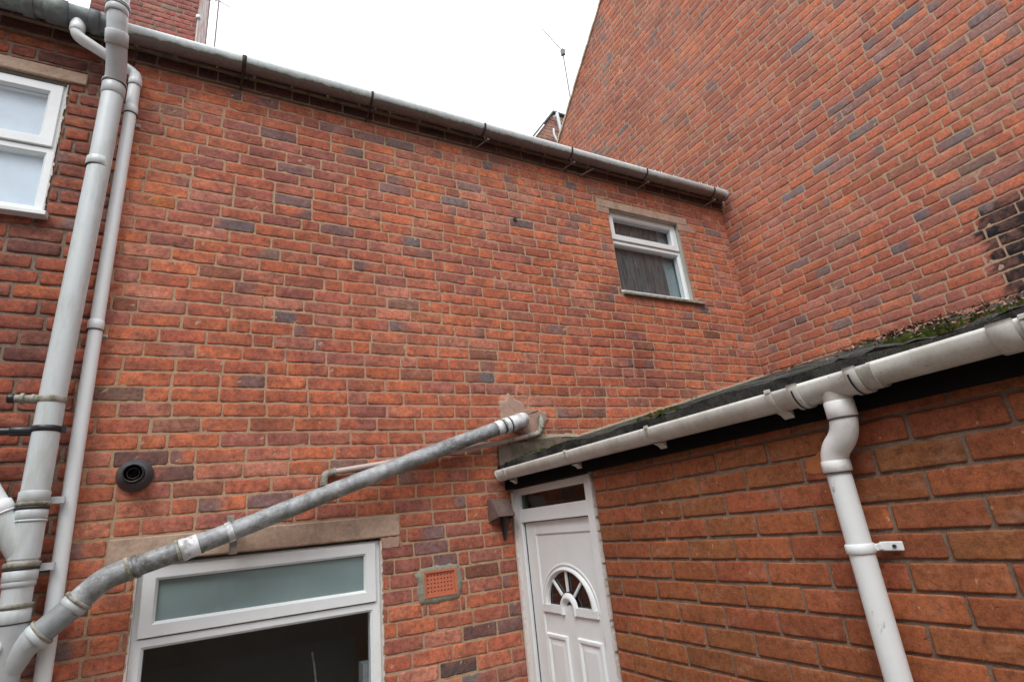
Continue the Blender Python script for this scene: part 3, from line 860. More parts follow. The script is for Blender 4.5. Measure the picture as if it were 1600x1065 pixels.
# ================================================================== TALL GABLE (right)
gb = thing('tall_brick_house', 'tall weathered brick gable on the right, with a black sooty patch above the mossy roof', 'house')
def vergeZ(y): return 7.411 + 0.912 * (5.479 - y)
def clampB(X, Z):
    # X is distance along -Y measured from y=6.6 : y = 6.6 - X
    lim = 6.6 - (5.479 - (Z - 7.411) / 0.912)
    return np.maximum(X, lim), Z
def pickB(rnd, x, z, L):
    far = min(max((z - 4.2) / 3.0, 0), 1)
    c = weights(rnd, [(2.6, (0.50, 0.15, 0.078)), (3.0, (0.43, 0.128, 0.078)), (1.1 + far, (0.42, 0.17, 0.12)), (1.0, MAUVE), (0.25, ORANGE), (0.03 + 0.07 * far, BLUE), (0.05 + 0.08 * far, GREYB), (0.15, BROWN)])
    return c, (rnd.uniform(0.5, 1) if rnd.random() < 0.13 else 0)
soot = [(1.30, 2.80), (1.27, 3.0), (1.30, 3.14), (1.26, 3.30), (1.33, 3.42), (1.27, 3.5), (1.20, 3.53), (1.10, 3.50), (0.9, 3.53), (0.6, 3.5), (0.4, 3.4), (0.3, 3.2), (0.3, 2.80)]
def in_soot(X, Z, nr):
    y = 6.6 - X
    yl = np.interp(Z, [p[1] for p in soot[:6]], [p[0] for p in soot[:6]])
    d = np.minimum(yl - y, 3.54 - Z) + nr.randn(*X.shape) * 0.018
    d = np.minimum(d, y - 0.2)
    return np.clip(d * 30 + 0.35, 0, 1)
def postB(X, Z, col, nr):
    if Z.mean() < 3.62 and 6.6 - X.mean() < 1.6:
        m = in_soot(X, Z, nr)[..., None]
        col = col * (1 - m) + np.array((0.013, 0.014, 0.016)) * m
    return col
spB = [(4.721, 5.671, BLUE), (4.498, 5.685, BLUE), (5.449, 5.219, BLUE), (5.780, 4.829, BLUE), (5.854, 4.747, BLUE), (5.898, 4.671, BLUE), (5.296, 5.020, BLUE), (5.423, 4.843, BLUE), (5.489, 4.759, BLUE), (5.276, 4.694, BLUE), (4.971, 4.855, BLUE), (4.722, 4.887, BLUE), (4.845, 4.784, BLUE), (4.871, 4.698, BLUE), (4.566, 4.813, BLUE), (4.807, 4.573, BLUE), (4.614, 4.477, BLUE), (4.782, 4.406, BLUE), (5.377, 4.077, BLUE), (5.840, 4.440, BLUE), (5.752, 4.066, BLUE), (3.188, 7.291, BLUE), (2.263, 7.604, BLUE), (3.648, 6.882, BLUE), (3.906, 6.958, BLUE), (3.358, 6.486, BLUE), (1.870, 7.553, BLUE), (1.789, 6.916, BLUE), (2.336, 6.542, BLUE), (4.406, 3.792, BLUE), (4.183, 3.739, BLUE), (4.077, 3.792, BLUE), (3.987, 3.323, BLUE), (4.415, 3.243, BLUE), (4.318, 3.112, BLUE), (5.617, 4.207, MAUVE), (3.054, 7.534, MAUVE), (2.715, 7.098, MAUVE), (1.826, 7.251, MAUVE), (3.925, 6.007, MAUVE), (3.872, 6.269, MAUVE), (3.250, 6.207, MAUVE), (4.252, 3.967, MAUVE), (4.187, 3.891, MAUVE), (4.258, 3.810, MAUVE), (4.243, 3.399, MAUVE), (3.963, 3.244, MAUVE), (4.378, 3.089, MAUVE), (4.895, 3.070, MAUVE), (4.694, 3.309, MAUVE), (4.799, 3.922, MAUVE), (4.865, 3.982, MAUVE), (5.102, 3.077, MAUVE), (4.443, 3.285, MAUVE), (4.581, 3.785, GREYB), (4.373, 3.484, GREYB), (3.549, 3.186, GREYB)]
brick_wall('wall', ((XB, 6.6, 0), (0, -1, 0), (0, 0, 1), (-1, 0, 0)), 0.0, 8.2, 2.2, 10.9, 0.0787, 3.343 - 0.0787 * 40, 0.222, [BR_B, MO_B], gb, pickB,
           seed=51, jit=0.005, depth=0.006, joint=0.0082, clampf=clampB, spots=spB, post=postB, warp=0.004, header=0.12, mortar_d=-0.0019, arris=0.0012)
cm = MB()
cm.prism([(6.5, 6.35), (2.2, vergeZ(2.2) - 0.06), (-1.6, 6.9), (-1.6, 0), (6.5, 0)], 'x', XB + 0.012, XB + 0.25)
cm.build('wall_core', DARKROOM, gb)
cm = MB()
a = Vector((6.6, vergeZ(6.6))); b = Vector((2.15, vergeZ(2.15))); nn = Vector((0.912, 1)).normalized()
ns = 60
for k in range(ns):
    p = a.lerp(b, k / ns); q = a.lerp(b, (k + 1) / ns); rr = random.Random(k)
    o1 = 0.012 + 0.01 * rr.random()
    cm.prism([(p.x, p.y), (q.x, q.y), (q.x + nn.x * 0.035, q.y + nn.y * 0.035), (p.x + nn.x * 0.035, p.y + nn.y * 0.035)], 'x', XB - o1, XB + 0.25)
cm.build('verge', LEADW, gb)
cm = MB(); cm.prism([(6.62, vergeZ(6.6) + 0.045), (2.15, vergeZ(2.15) + 0.05), (-1.6, 6.98), (-1.6, 6.9), (2.15, vergeZ(2.15)), (6.62, vergeZ(6.6) - 0.01)], 'x', XB + 0.01, XB + 5)
cm.build('roof', TILE, gb)

# ================================================================== EXTENSION (right foreground)
ext = thing('brick_extension', 'low extension of smooth modern bricks with mossy felt roof and white door', 'extension')
def pickC(rnd, x, z, L):
    return weights(rnd, [(3, (0.385, 0.124, 0.052)), (2, (0.36, 0.128, 0.052)), (1.0, (0.31, 0.124, 0.048)), (1.6, (0.375, 0.110, 0.053))]), 0
DOOR = (-0.01, 0.865, 0.0, 2.115)       # u measured from y = 3.1 towards the camera
brick_wall('wall', ((XC, 3.1, 0), (0, -1, 0), (0, 0, 1), (-1, 0, 0)), 0.0, 4.3, 0.0, 2.20, 0.0755, 1.7788 - 0.0755 * 20, 0.2235, [BR_C, MO_C], ext, pickC,
           holes=[DOOR], seed=71, jit=0.0022, depth=0.0020, joint=0.0104, regular=3.1 - 0.899 - 0.0, fine=True, mortar_d=-0.0055, arris=0.0007, step=0.02)
cm = MB()
for (a0, a1, b0, b1) in subtract((0.0, 4.3, 0, 2.2), [DOOR]):
    cm.box(XC + 0.014, XC + 0.2, 3.1 - a0, 3.1 - a1, b0, b1)
cm.build('wall_core', DARKROOM, ext)
blob('mortar_patch', [(1.12, 1.955), (1.10, 2.0), (1.045, 2.02), (0.99, 2.0), (0.955, 1.955)], mat_plain('bare_brick_patch', (0.42, 0.15, 0.06), 0.9, 0.2, 0.1), ext, y=XC, t=0.001, seed=14, axis='x')
# roof: felt over a shallow monopitch rising to the gable
roof = MB(); nx_, ny_ = 90, 130
xs = 1.566 + (XB - 1.566) * np.linspace(0, 1, nx_ + 1) ** 1.5; ys = np.linspace(3.098, -1.3, ny_ + 1)
rr = np.random.RandomState(4)
def roofz(x, y): return 2.262 + (x - 1.566) * 0.2415 + 0.006 * math.sin(y * 5 + x) + 0.005 * math.sin(y * 13 + 2 * x) - 0.018 * max(0, min(1, (2.4 - y) / 2))
vs = []
for x in xs:
    for y in ys:
        vs.append((x, y, roofz(x, y) + rr.randn() * (0.0016 + (0.0035 if y < 1.0 else 0)) + (0.012 if (int((y + 2) / 0.9) % 2 == 0) and ((y + 2) % 0.9) < 0.03 else 0)))
fs = [(i * (ny_ + 1) + j, (i + 1) * (ny_ + 1) + j, (i + 1) * (ny_ + 1) + j + 1, i * (ny_ + 1) + j + 1) for i in range(nx_) for j in range(ny_)]
fs = [f[::-1] for f in fs]
roof.add(vs, fs)
k = [(1.566, y, roofz(1.566, y)) for y in ys]; kk = [(1.568, y, 2.215) for y in ys]
roof.add(k + kk, [(i, i + 1, i + ny_ + 2, i + ny_ + 1) for i in range(ny_)])
roof.build('roof', FELT, ext)
m = MB(); m.box(1.60, 1.622, -1.3, 3.085, 2.105, 2.245); m.box(1.622, XC + 0.15, -1.3, 3.085, 2.201, 2.225); m.build('fascia', BLACKW, ext, bev=0.002)
# flashing against the rear wall
m = MB()
m.prism([(1.572, 2.19), (1.575, 2.375), (1.66, 2.385), (1.87, 2.412), (2.05, 2.425), (2.2, 2.418), (2.45, 2.475), (2.45, 2.43), (2.15, 2.38), (1.75, 2.285)], 'y', YA - 0.024, YA - 0.006)
m.build('flashing', FELTB, ext, bev=0.003)
m = MB(); r_ = random.Random(8)
pth = [(1.80, 2.41), (1.9, 2.425), (2.0, 2.437), (2.1, 2.44), (2.2, 2.435), (2.35, 2.47), (2.6, 2.53), (3.0, 2.625), (3.5, 2.745), (4.33, 2.945)]
for i in range(len(pth) - 1):
    a, b = Vector(pth[i]), Vector(pth[i + 1]); k = max(1, int((b - a).length / 0.03))
    for j in range(k):
        p, q = a.lerp(b, j / k), a.lerp(b, (j + 1) / k); t = r_.uniform(0.008, 0.022) * (1 if i < 4 else 0.4)
        m.prism([(p.x, p.y - 0.01), (q.x, q.y - 0.01), (q.x, q.y + t), (p.x, p.y + t)], 'y', YA - 0.012 - r_.random() * 0.004, YA)
m.build('mortar_fillet', LEADW, ext)

# door, seen from -X; all boxes in (x depth, y, z)
XD = XC + 0.010
dm = MB()
def dbox(m, y0, y1, z0, z1, xf, xb): m.box(xf, xb, y0, y1, z0, z1)
dbox(dm, 3.094, 3.022, 0.02, 2.104, XD, XD + 0.06)           # jambs
dbox(dm, 2.330, 2.256, 0.02, 2.104, XD, XD + 0.06)
dbox(dm, 3.022, 2.330, 2.064, 2.104, XD, XD + 0.06)           # head
dbox(dm, 3.022, 2.330, 1.906, 1.981, XD, XD + 0.06)           # transom
dbox(dm, 3.022, 2.330, 0.02, 0.06, XD, XD + 0.06)
door = dm.build('door', PVC, ext, bev=0.003)
door['label'] = 'white panelled door with a sunburst arched window and dark fanlight'
p = MB(); dbox(p, 3.022, 2.330, 1.981, 2.064, XD + 0.02, XD + 0.026); p.build('fanlight', GLASS_D, door)
p = MB(); dbox(p, 3.05, 2.28, 1.96, 2.08, XD + 0.10, XD + 0.11); p.build('fanlight_backing', mat_plain('dim_interior', (0.05, 0.045, 0.04), 0.9), door)
XL = XD + 0.022                                            # leaf face
# leaf stiles and rails
lf = MB()
dbox(lf, 3.014, 2.905, 0.065, 1.902, XL, XL + 0.05)
dbox(lf, 2.905, 2.334, 1.832, 1.902, XL, XL + 0.05)
leaf = lf.build('leaf', PVC, door, bev=0.004)
m = MB(); dbox(m, 3.0215, 3.0125, 0.062, 1.905, XL - 0.001, XL + 0.05); m.build('shadow_gap', SEAL, door)
# moulded panel with an arched opening
XP = XL + 0.007
cy, cz, ga, gbh = 2.645, 1.468, 0.2025, 0.170
N_ = 40
arch = [(cy - ga * math.cos(math.pi * i / N_), cz + gbh * math.sin(math.pi * i / N_)) for i in range(N_ + 1)]   # y ascending
m = MB()
y_lo, y_hi, z_lo, z_hi = 2.334, 2.905, 0.065, 1.832
dbox(m, y_lo, y_hi, z_lo, cz, XP, XP + 0.03)
vs = [(XP, a, b) for a, b in arch] + [(XP, y_lo + (y_hi - y_lo) * (0.5 - 0.5 * math.cos(math.pi * i / N_)), z_hi) for i in range(N_ + 1)]
m.add(vs, [(i, i + 1, i + N_ + 2, i + N_ + 1)[::-1] for i in range(N_)], 0, False)
m.add([(XP, y_lo, cz), (XP, cy - ga, cz), (XP, y_lo, z_hi)], [(0, 2, 1)], 0, False)
m.add([(XP, y_hi, cz), (XP, cy + ga, cz), (XP, y_hi, z_hi)], [(0, 1, 2)], 0, False)
m.build('panel', PVC, door)
def band(m, pts_o, pts_i, x0, x1):
    """raised moulding between two open outlines"""
    n = len(pts_o); c = 0.35
    mo = [(o[0] * (1 - c) + i[0] * c, o[1] * (1 - c) + i[1] * c) for o, i in zip(pts_o, pts_i)]
    mi_ = [(o[0] * c + i[0] * (1 - c), o[1] * c + i[1] * (1 - c)) for o, i in zip(pts_o, pts_i)]
    vs = [(x1, *p) for p in pts_o] + [(x0, *p) for p in mo] + [(x0, *p) for p in mi_] + [(x1 + 0.01, *p) for p in pts_i]
    fs = []
    for l in range(3):
        for i in range(n - 1): fs.append((l * n + i, l * n + i + 1, (l + 1) * n + i + 1, (l + 1) * n + i))
    m.add(vs, fs, 0, True)
    for e in (0, n - 1): m.add([vs[e], vs[n + e], vs[2 * n + e], vs[3 * n + e]], [(0, 1, 2, 3)], 0, False)
m = MB()
oa, ob = 0.252, 0.207
outer = [(cy - oa * math.cos(math.pi * i / N_), 1.452 + ob * math.sin(math.pi * i / N_)) for i in range(N_ + 1)]
band(m, outer, arch, XP - 0.014, XP)
outer2 = [(cy - 0.272 * math.cos(math.pi * i / N_), 1.45 + 0.232 * math.sin(math.pi * i / N_)) for i in range(N_ + 1)]
inner2 = [(cy - 0.256 * math.cos(math.pi * i / N_), 1.45 + 0.212 * math.sin(math.pi * i / N_)) for i in range(N_ + 1)]
band(m, outer2, inner2, XP - 0.004, XP)
hub_o = [(cy - 0.080 * math.cos(math.pi * i / 20), cz - 0.003 + 0.070 * math.sin(math.pi * i / 20)) for i in range(21)]
hub_i = [(cy - 0.040 * math.cos(math.pi * i / 20), cz - 0.008 + 0.030 * math.sin(math.pi * i / 20)) for i in range(21)]
hub_o = [(cy - 0.080, 1.432)] + hub_o + [(cy + 0.080, 1.432)]; hub_i = [(cy - 0.040, 1.425)] + hub_i + [(cy + 0.040, 1.425)]
band(m, hub_o, hub_i, XP - 0.016, XP)
m.box(XP - 0.012, XP, cy - 0.257, cy - 0.075, 1.431, 1.468); m.box(XP - 0.012, XP, cy + 0.075, cy + 0.257, 1.431, 1.468)
m.prism([(cy - 0.045 + 0.09 * i / 12, 1.43 + 0.045 * math.sin(math.pi * i / 12)) for i in range(13)], 'x', XP - 0.001, XP + 0.012)
m.build('arch_moulding', PVC, door)
m = MB()
for (ty, tz) in ((2.78, 1.592), (2.642, 1.64), (2.504, 1.592)):
    a = Vector((cy + (ty - cy) * 0.42, cz + (tz - cz) * 0.42)); b = Vector((ty, tz)); d = (b - a).normalized(); nn = Vector((-d.y, d.x)) * 0.0065
    m.prism([tuple(a + nn), tuple(b + nn), tuple(b - nn), tuple(a - nn)], 'x', XP - 0.004, XP + 0.006)
m.build('glazing_bar', PVC, door)
p = MB(); p.box(XP + 0.010, XP + 0.014, cy - ga - 0.01, cy + ga + 0.01, cz - 0.01, cz + gbh + 0.01); p.build('arch_glass', mat_plain('dark_glass', (0.018, 0.012, 0.012), 0.06, 0.5, 0.1), door)
def raised(m, y0, y1, z0, z1):
    w = 0.03
    O_ = [(y0, z0), (y1, z0), (y1, z1), (y0, z1)]
    for k_, (ins, xx) in enumerate(((0, XP), (0.008, XP - 0.010), (0.018, XP - 0.010), (0.030, XP + 0.004), (0.05, XP - 0.003))):
        pass
    rings = []
    for ins, xx in ((0, XP), (0.006, XP - 0.011), (0.018, XP - 0.011), (0.030, XP - 0.001), (0.055, XP - 0.006)):
        rings += [(xx, y0 + ins, z0 + ins), (xx, y1 - ins, z0 + ins), (xx, y1 - ins, z1 - ins), (xx, y0 + ins, z1 - ins)]
    fs = []
    for l in range(4):
        for i in range(4): fs.append((l * 4 + i, l * 4 + (i + 1) % 4, (l + 1) * 4 + (i + 1) % 4, (l + 1) * 4 + i))
    fs.append((16, 17, 18, 19)); m.add(rings, fs, 0, False)
m = MB(); raised(m, 2.690, 2.900, 0.25, 1.326); raised(m, 2.386, 2.598, 0.25, 1.330); m.build('lower_panel', PVC, door)
m = MB(); m.box(XP - 0.010, XP + 0.002, 2.337, 2.357, 1.31, 1.392); m.box(XP - 0.016, XP - 0.010, 2.342, 2.352, 1.32, 1.36); m.build('handle', BRASS, door, bev=0.002)
# ragged plaster where the frame meets the brickwork
r_ = random.Random(77)
for y, s_ in ((3.096, 1), (2.255, -1)):
    z = 0.1; m = MB()
    while z < 2.1:
        h = r_.uniform(0.012, 0.035); w_ = r_.uniform(0.001, 0.011)
        m.box(XC - 0.002 - 0.002 * r_.random(), XC + 0.03, y - s_ * 0.002, y + (s_ * w_ * (0.3 if s_ > 0 else 1)), z, z + h); z += h * 0.98
    m.build('plaster_edge', mat_seal, door)
# plaster reveal down the left jamb
m = MB(); m.box(XC - 0.008, XD + 0.02, 3.074, 3.097, 0.05, 2.09); m.build('reveal', mat_seal, door, bev=0.003)

# ================================================================== UNSEEN HOUSES ADDED (shade the lower walls, show in the panes)
def simple_brick(name):
    m, n, b = newmat(name)
    tb = node(n, 'ShaderNodeTexBrick'); tb.inputs['Color1'].default_value = (0.30, 0.15, 0.11, 1); tb.inputs['Color2'].default_value = (0.22, 0.12, 0.095, 1); tb.inputs['Mortar'].default_value = (0.34, 0.27, 0.2, 1)
    tb.inputs['Scale'].default_value = 1.0; tb.inputs['Mortar Size'].default_value = 0.006; tb.inputs['Brick Width'].default_value = 0.225; tb.inputs['Row Height'].default_value = 0.075
    tc = node(n, 'ShaderNodeTexCoord'); sx = node(n, 'ShaderNodeSeparateXYZ'); cb = node(n, 'ShaderNodeCombineXYZ')
    n.links.new(tc.outputs['Object'], sx.inputs[0])
    n.links.new(mathn(n, 'ADD', sx.outputs[0], sx.outputs[1]), cb.inputs[0]); n.links.new(sx.outputs[2], cb.inputs[1]); n.links.new(cb.outputs[0], tb.inputs['Vector'])
    n.links.new(tb.outputs['Color'], b.inputs['Base Color']); b.inputs['Roughness'].default_value = 0.9
    return m
SB = simple_brick('plain_brickwork')
def added_house(label, x0, x1, y0, y1, h, ridge, axis):
    t = thing('brick_house', label, 'house')
    m = MB(); m.box(x0, x1, y0, y1, 0, h); m.build('wall', SB, t)
    m = MB()
    if axis == 'x': m.prism([(y0 - 0.15, h), (y1 + 0.15, h), ((y0 + y1) / 2, ridge)], 'x', x0 - 0.05, x1 + 0.05)
    else: m.prism([(x0 - 0.15, h), (x1 + 0.15, h), ((x0 + x1) / 2, ridge)], 'y', y0 - 0.05, y1 + 0.05)
    m.build('roof', TILE, t)
added_house('added brick wing out of view on the left, there to shade the yard walls', -6.4, -3.1, -6.0, 2.8, 5.0, 6.2, 'y')
added_house('added brick house behind the viewer, there to shade the yard and show in the panes', -9.0, 9.0, -13.0, -7.0, 5.6, 8.2, 'x')

# ================================================================== GUTTERS
def half_pipe(m, p0, p1, r, th=0.0035, seg=18, extra=12, nseg=24, sag=0.0, seed=0):
    """half-round channel, open on top, from p0 to p1"""
    p0, p1 = Vector(p0), Vector(p1); d = (p1 - p0).normalized(); side = Vector((0, 0, 1)).cross(d).normalized(); up = d.cross(side)
    prof = []
    a0 = math.pi - math.radians(extra); a1 = 2 * math.pi + math.radians(extra)
    for i in range(seg + 1):
        a = a0 + (a1 - a0) * i / seg; prof.append((math.cos(a) * r, math.sin(a) * r))
    for i in range(seg, -1, -1):
        a = a0 + (a1 - a0) * i / seg; prof.append((math.cos(a) * (r - th), math.sin(a) * (r - th)))
    n = len(prof); vs = []; rn = random.Random(seed); ph = rn.random() * 6
    for k in range(nseg + 1):
        t = k / nseg; c = p0.lerp(p1, t) + Vector((0, 0, sag * math.sin(t * 9 + ph)))
        for (a, b) in prof: vs.append(c + side * a + up * b)
    fs = [(k * n + i, k * n + (i + 1) % n, (k + 1) * n + (i + 1) % n, (k + 1) * n + i) for k in range(nseg) for i in range(n)]
    fs += [tuple(range(n)), tuple(nseg * n + i for i in range(n))[::-1]]
    m.add(vs, fs)
def strap(m, p, d, r, w, t=0.004, a_from=170, a_to=370, seg=18):
    """band hugging the outside of the gutter"""
    p = Vector(p); d = Vector(d).normalized(); side = Vector((0, 0, 1)).cross(d).normalized(); up = d.cross(side)
    vs = []
    for i in range(seg + 1):
        a = math.radians(a_from + (a_to - a_from) * i / seg)
        for (rr_, ww) in ((r + 0.0006, -w / 2), (r + t, -w / 2 + 0.0008), (r + t, w / 2 - 0.0008), (r + 0.0006, w / 2)):
            vs.append(p + (side * math.cos(a) + up * math.sin(a)) * rr_ + d * ww)
    fs = [(i * 4 + j, i * 4 + (j + 1) % 4, (i + 1) * 4 + (j + 1) % 4, (i + 1) * 4 + j) for i in range(seg) for j in range(4)]
    fs += [(0, 1, 2, 3), tuple(seg * 4 + j for j in (3, 2, 1, 0))]
    m.add(vs, fs, 0, True)

RG = 0.056; GY, GZ = 2.988, 4.772
gA = thing('gutter', 'long pale gutter with green algae streaks under the eaves of the orange brick house', 'gutter')
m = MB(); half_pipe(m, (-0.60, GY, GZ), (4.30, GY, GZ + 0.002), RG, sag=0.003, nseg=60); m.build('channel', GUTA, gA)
m = MB(); m.prism([(GY + RG * math.cos(math.pi + math.pi * i / 20), GZ + 0.002 + RG * math.sin(math.pi + math.pi * i / 20)) for i in range(21)], 'x', 4.298, 4.302); strap(m, (4.285, GY, GZ), (1, 0, 0), RG, 0.03, 0.004); m.build('stop_end', GUTA, gA)
for i, x in enumerate((0.005, 0.790, 1.640, 2.435, 3.245, 4.10)):
    b_ = MB(); strap(b_, (x, GY, GZ), (1, 0, 0), RG, 0.016 if i else 0.024, 0.004)
    br = b_.build('bracket', IRON, gA)
    rd = MB(); rd.tube([(x + 0.002, GY, GZ - RG), (x + 0.03, GY + 0.015, GZ - RG - 0.03), (x + 0.028, GY + 0.03, GZ - RG - 0.032)], 0.0035, 10)
    rd.tube([(x + 0.045, GY + 0.012, GZ - RG - 0.022), (x - 0.03, YA - 0.005, GZ - RG - 0.058)] if i > 1 else [(x, GY, GZ - RG), (x - 0.012, YA - 0.005, GZ - RG - 0.062)], 0.004 if i > 1 else 0.006, 10)
    rd.build('rod', GALV if i > 1 else IRON, br)
    if i > 1:
        nt_ = MB(); nt_.tube([(x + 0.04, GY + 0.006, GZ - RG - 0.018), (x + 0.058, GY + 0.012, GZ - RG - 0.018)], 0.007, 6); nt_.build('nut', PVC_GREY, br)
rd = MB(); rd.tube([(2.70, YA - 0.09, 4.70), (2.60, YA - 0.01, 4.655)], 0.006, 10); rd.build('rod', GALV, gA)
sp = MB(); r_ = random.Random(5)
for x in [3.36, 3.44, 3.50, 3.58, 3.68, 3.70, 3.78, 3.86, 3.91, 3.94, 4.02, 4.08, 4.15, 4.17, 4.25, 4.27, 4.29]:
    h = r_.uniform(0.015, 0.045) * (1.3 if x > 4.1 else 1)
    w_ = r_.uniform(0.008, 0.016)
    y_ = GY - RG + 0.006 + r_.random() * 0.01
    sp.add([(x - w_, y_, GZ + 0.008), (x + w_, y_, GZ + 0.008), (x + w_ * 0.2, y_ + 0.004, GZ + h + 0.01), (x, y_ + 0.012, GZ + 0.008)], [(0, 1, 2), (1, 3, 2), (3, 0, 2), (0, 3, 1)], 0, False)
sp.box(4.12, 4.29, GY - RG + 0.004, GY - RG + 0.008, GZ + 0.004, GZ + 0.022)
sp.build('leaf_guard', FOIL, gA, kind='stuff')

GREYG = mat_plain('weathered_grey_gutter', (0.16, 0.185, 0.19), 0.6, 0.4, 0.1, 20, (0.36, 0.42, 0.38), 5, 0.7, 0.5, 0.66)
gL = thing('gutter', 'dark grey joint-wrapped gutter over the eaves of the left neighbour, left of the soil pipe', 'gutter')
m = MB()
prof_r = 0.062
half_pipe(m, (-2.6, 2.975, 4.765), (-0.61, 2.975, 4.765), prof_r, extra=25, sag=0.004, nseg=40, seed=4); m.build('channel', GREYG, gL)
for x in (-1.45, -1.02, -0.90, -0.735, -0.665):
    m = MB(); strap(m, (x, 2.975, 4.765), (1, 0, 0), prof_r + (0.002 if x > -1 else 0.001), 0.05 if x != -0.9 else 0.1, 0.007, 160, 380); m.build('joint', GREYG, gL)
m = MB(); m.box(-2.6, -0.61, YA - 0.10, YA - 0.06, 4.74, 4.84); m.build('gutter_board', BLACKW, gL)

gC = thing('gutter', 'grimy cream gutter along the mossy extension roof above the white door', 'gutter')
RC = 0.050; CX, CZ = 1.574, 2.203
def cz(y): return CZ + (0.010 if y > 2 else 0) * 0 - 0.012 * math.exp(-((y - 0.95) / 0.35) ** 2)
m = MB()
half_pipe(m, (CX, -1.3, 2.214), (CX, 0.78, 2.204), RC, nseg=12); half_pipe(m, (CX, 1.0, 2.200), (CX, 3.055, 2.212), RC, nseg=14)
m.build('channel', GUTC, gC)
m = MB(); half_pipe(m, (CX, 0.77, 2.201), (CX, 1.015, 2.200), RC + 0.0035, nseg=2)
strap(m, (CX, 1.003, 2.200), (0, -1, 0), RC + 0.003, 0.034, 0.006, 165, 375); strap(m, (CX, 0.825, 2.201), (0, -1, 0), RC + 0.003, 0.034, 0.006, 165, 375)
m.tube([(CX, 0.908, 2.185), (CX, 0.908, 2.145), (CX, 0.909, 2.10)], [0.046, 0.038, 0.0375], 28)
out = m.build('outlet', GUTC, gC)
m = MB(); strap(m, (CX, 1.003, 2.200), (0, -1, 0), RC + 0.0095, 0.006, 0.001, 185, 300); strap(m, (CX, 0.828, 2.201), (0, -1, 0), RC + 0.0095, 0.006, 0.001, 185, 300); m.build('seal', SEAL, gC)
m = MB(); strap(m, (CX, 0.482, 2.205), (0, -1, 0), RC, 0.05, 0.005, 165, 375); m.build('union', GUTC, gC)
m = MB(); m.prism([(CX + (RC + 0.0005) * math.cos(math.pi + math.pi * i / 20), 2.212 + (RC + 0.0005) * math.sin(math.pi + math.pi * i / 20)) for i in range(21)], 'y', 3.060, 3.064); strap(m, (CX, 3.052, 2.212), (0, -1, 0), RC, 0.014, 0.004, 170, 372); m.build('stop_end', PVC, gC)
for i, y in enumerate((2.936, 2.263, 1.662, 1.088, 0.435, -0.2)):
    m = MB(); strap(m, (CX, y, 2.211 if y > 1.5 or y < 0.3 else 2.203), (0, -1, 0), RC, 0.022, 0.004, 168, 372)
    m.prism([(CX - 0.012, 2.150), (CX + 0.01, 2.142), (1.60, 2.128), (1.60, 2.185), (CX + 0.02, 2.155)], 'y', y - 0.019, y + 0.019)
    m.box(CX - RC - 0.007, CX - RC + 0.002, y - 0.010, y + 0.010, 2.208, 2.220)
    m.build('bracket', GUTC, gC, bev=0.002)

# moss cushions, needles and dead leaves on the felt
def cushions(name, spots, mat, label):
    m = MB(); r = random.Random(9)
    for (x, y, s, h) in spots:
        for q in range(16):
            cx_, cy_ = x + r.gauss(0, s * 0.5), y + r.gauss(0, s * 0.8)
            cx_ = min(max(cx_, 1.575), XB - 0.01); R_ = s * r.uniform(0.12, 0.42); zz = roofz(cx_, cy_)
            ni, nj = 9, 5; vs = []
            for j in range(nj + 1):
                el = math.pi / 2 * j / nj
                for i in range(ni):
                    az = 2 * math.pi * i / ni; rr_ = R_ * math.cos(el) * r.uniform(0.85, 1.15)
                    vs.append((min(cx_ + rr_ * math.cos(az), XB - 0.002), cy_ + rr_ * math.sin(az), zz - 0.004 + h * math.sin(el) * r.uniform(0.5, 1.3)))
            m.add(vs, [(j * ni + i, j * ni + (i + 1) % ni, (j + 1) * ni + (i + 1) % ni, (j + 1) * ni + i) for j in range(nj) for i in range(ni)])
    o = m.build(name, mat, kind='stuff', label=label, cat='moss')
    return o
r_ = random.Random(15)
sp = []
for y in [2.85, 2.7, 2.55, 2.95]: sp.append((1.62 + r_.random() * 0.08, y, 0.05, 0.012))
for y in (1.70, 1.66, 1.74): sp.append((1.62 + 0.08 * r_.random(), y, 0.045, 0.022))
for k in range(7): sp.append((1.63 + r_.random() ** 1.5 * 0.9, r_.uniform(0.25, 0.80), r_.uniform(0.02, 0.06), r_.uniform(0.008, 0.024)))
for k in range(11): sp.append((XB - r_.random() ** 2 * 0.7, r_.uniform(0.1, 2.0), r_.uniform(0.03, 0.08), r_.uniform(0.012, 0.03)))
for k in range(5): sp.append((1.60 + r_.random() * 0.06, r_.uniform(0.3, 0.62), 0.03, 0.02))
cushions('moss', sp, MOSS, 'green moss cushions growing on the felt roof above the gutter')
m = MB()
def leafmesh(x, y, s, r):
    z = roofz(x, y) + 0.012 + r.random() * 0.022
    a = r.random() * 6.28; t = r.uniform(-0.9, 0.9); t2 = r.uniform(-0.9, 0.9)
    R3 = Matrix.Rotation(a, 3, 'Z') @ Matrix.Rotation(t, 3, 'X') @ Matrix.Rotation(t2, 3, 'Y')
    pts = [(-1, 0, 0), (-0.4, 0.36, 0.12), (0.4, 0.32, 0.10), (1, 0, 0.25), (0.4, -0.32, 0.10), (-0.4, -0.36, 0.12), (0, 0, -0.05)]
    P = [R3 @ (Vector(p) * s) + Vector((x, y, z)) for p in pts]
    m.add(P, [(0, 5, 6), (5, 4, 6), (4, 3, 6), (3, 2, 6), (2, 1, 6), (1, 0, 6)], 0, False)
for k in range(330): leafmesh(r_.uniform(1.60, 2.3), r_.gauss(0.62, 0.14), r_.uniform(0.004, 0.013), r_)
for k in range(70): leafmesh(r_.uniform(1.60, 2.2), r_.gauss(0.84, 0.04), r_.uniform(0.007, 0.015), r_)
for k in range(90): leafmesh(r_.uniform(1.60, 3.2), r_.uniform(0.9, 1.7), r_.uniform(0.004, 0.010), r_)
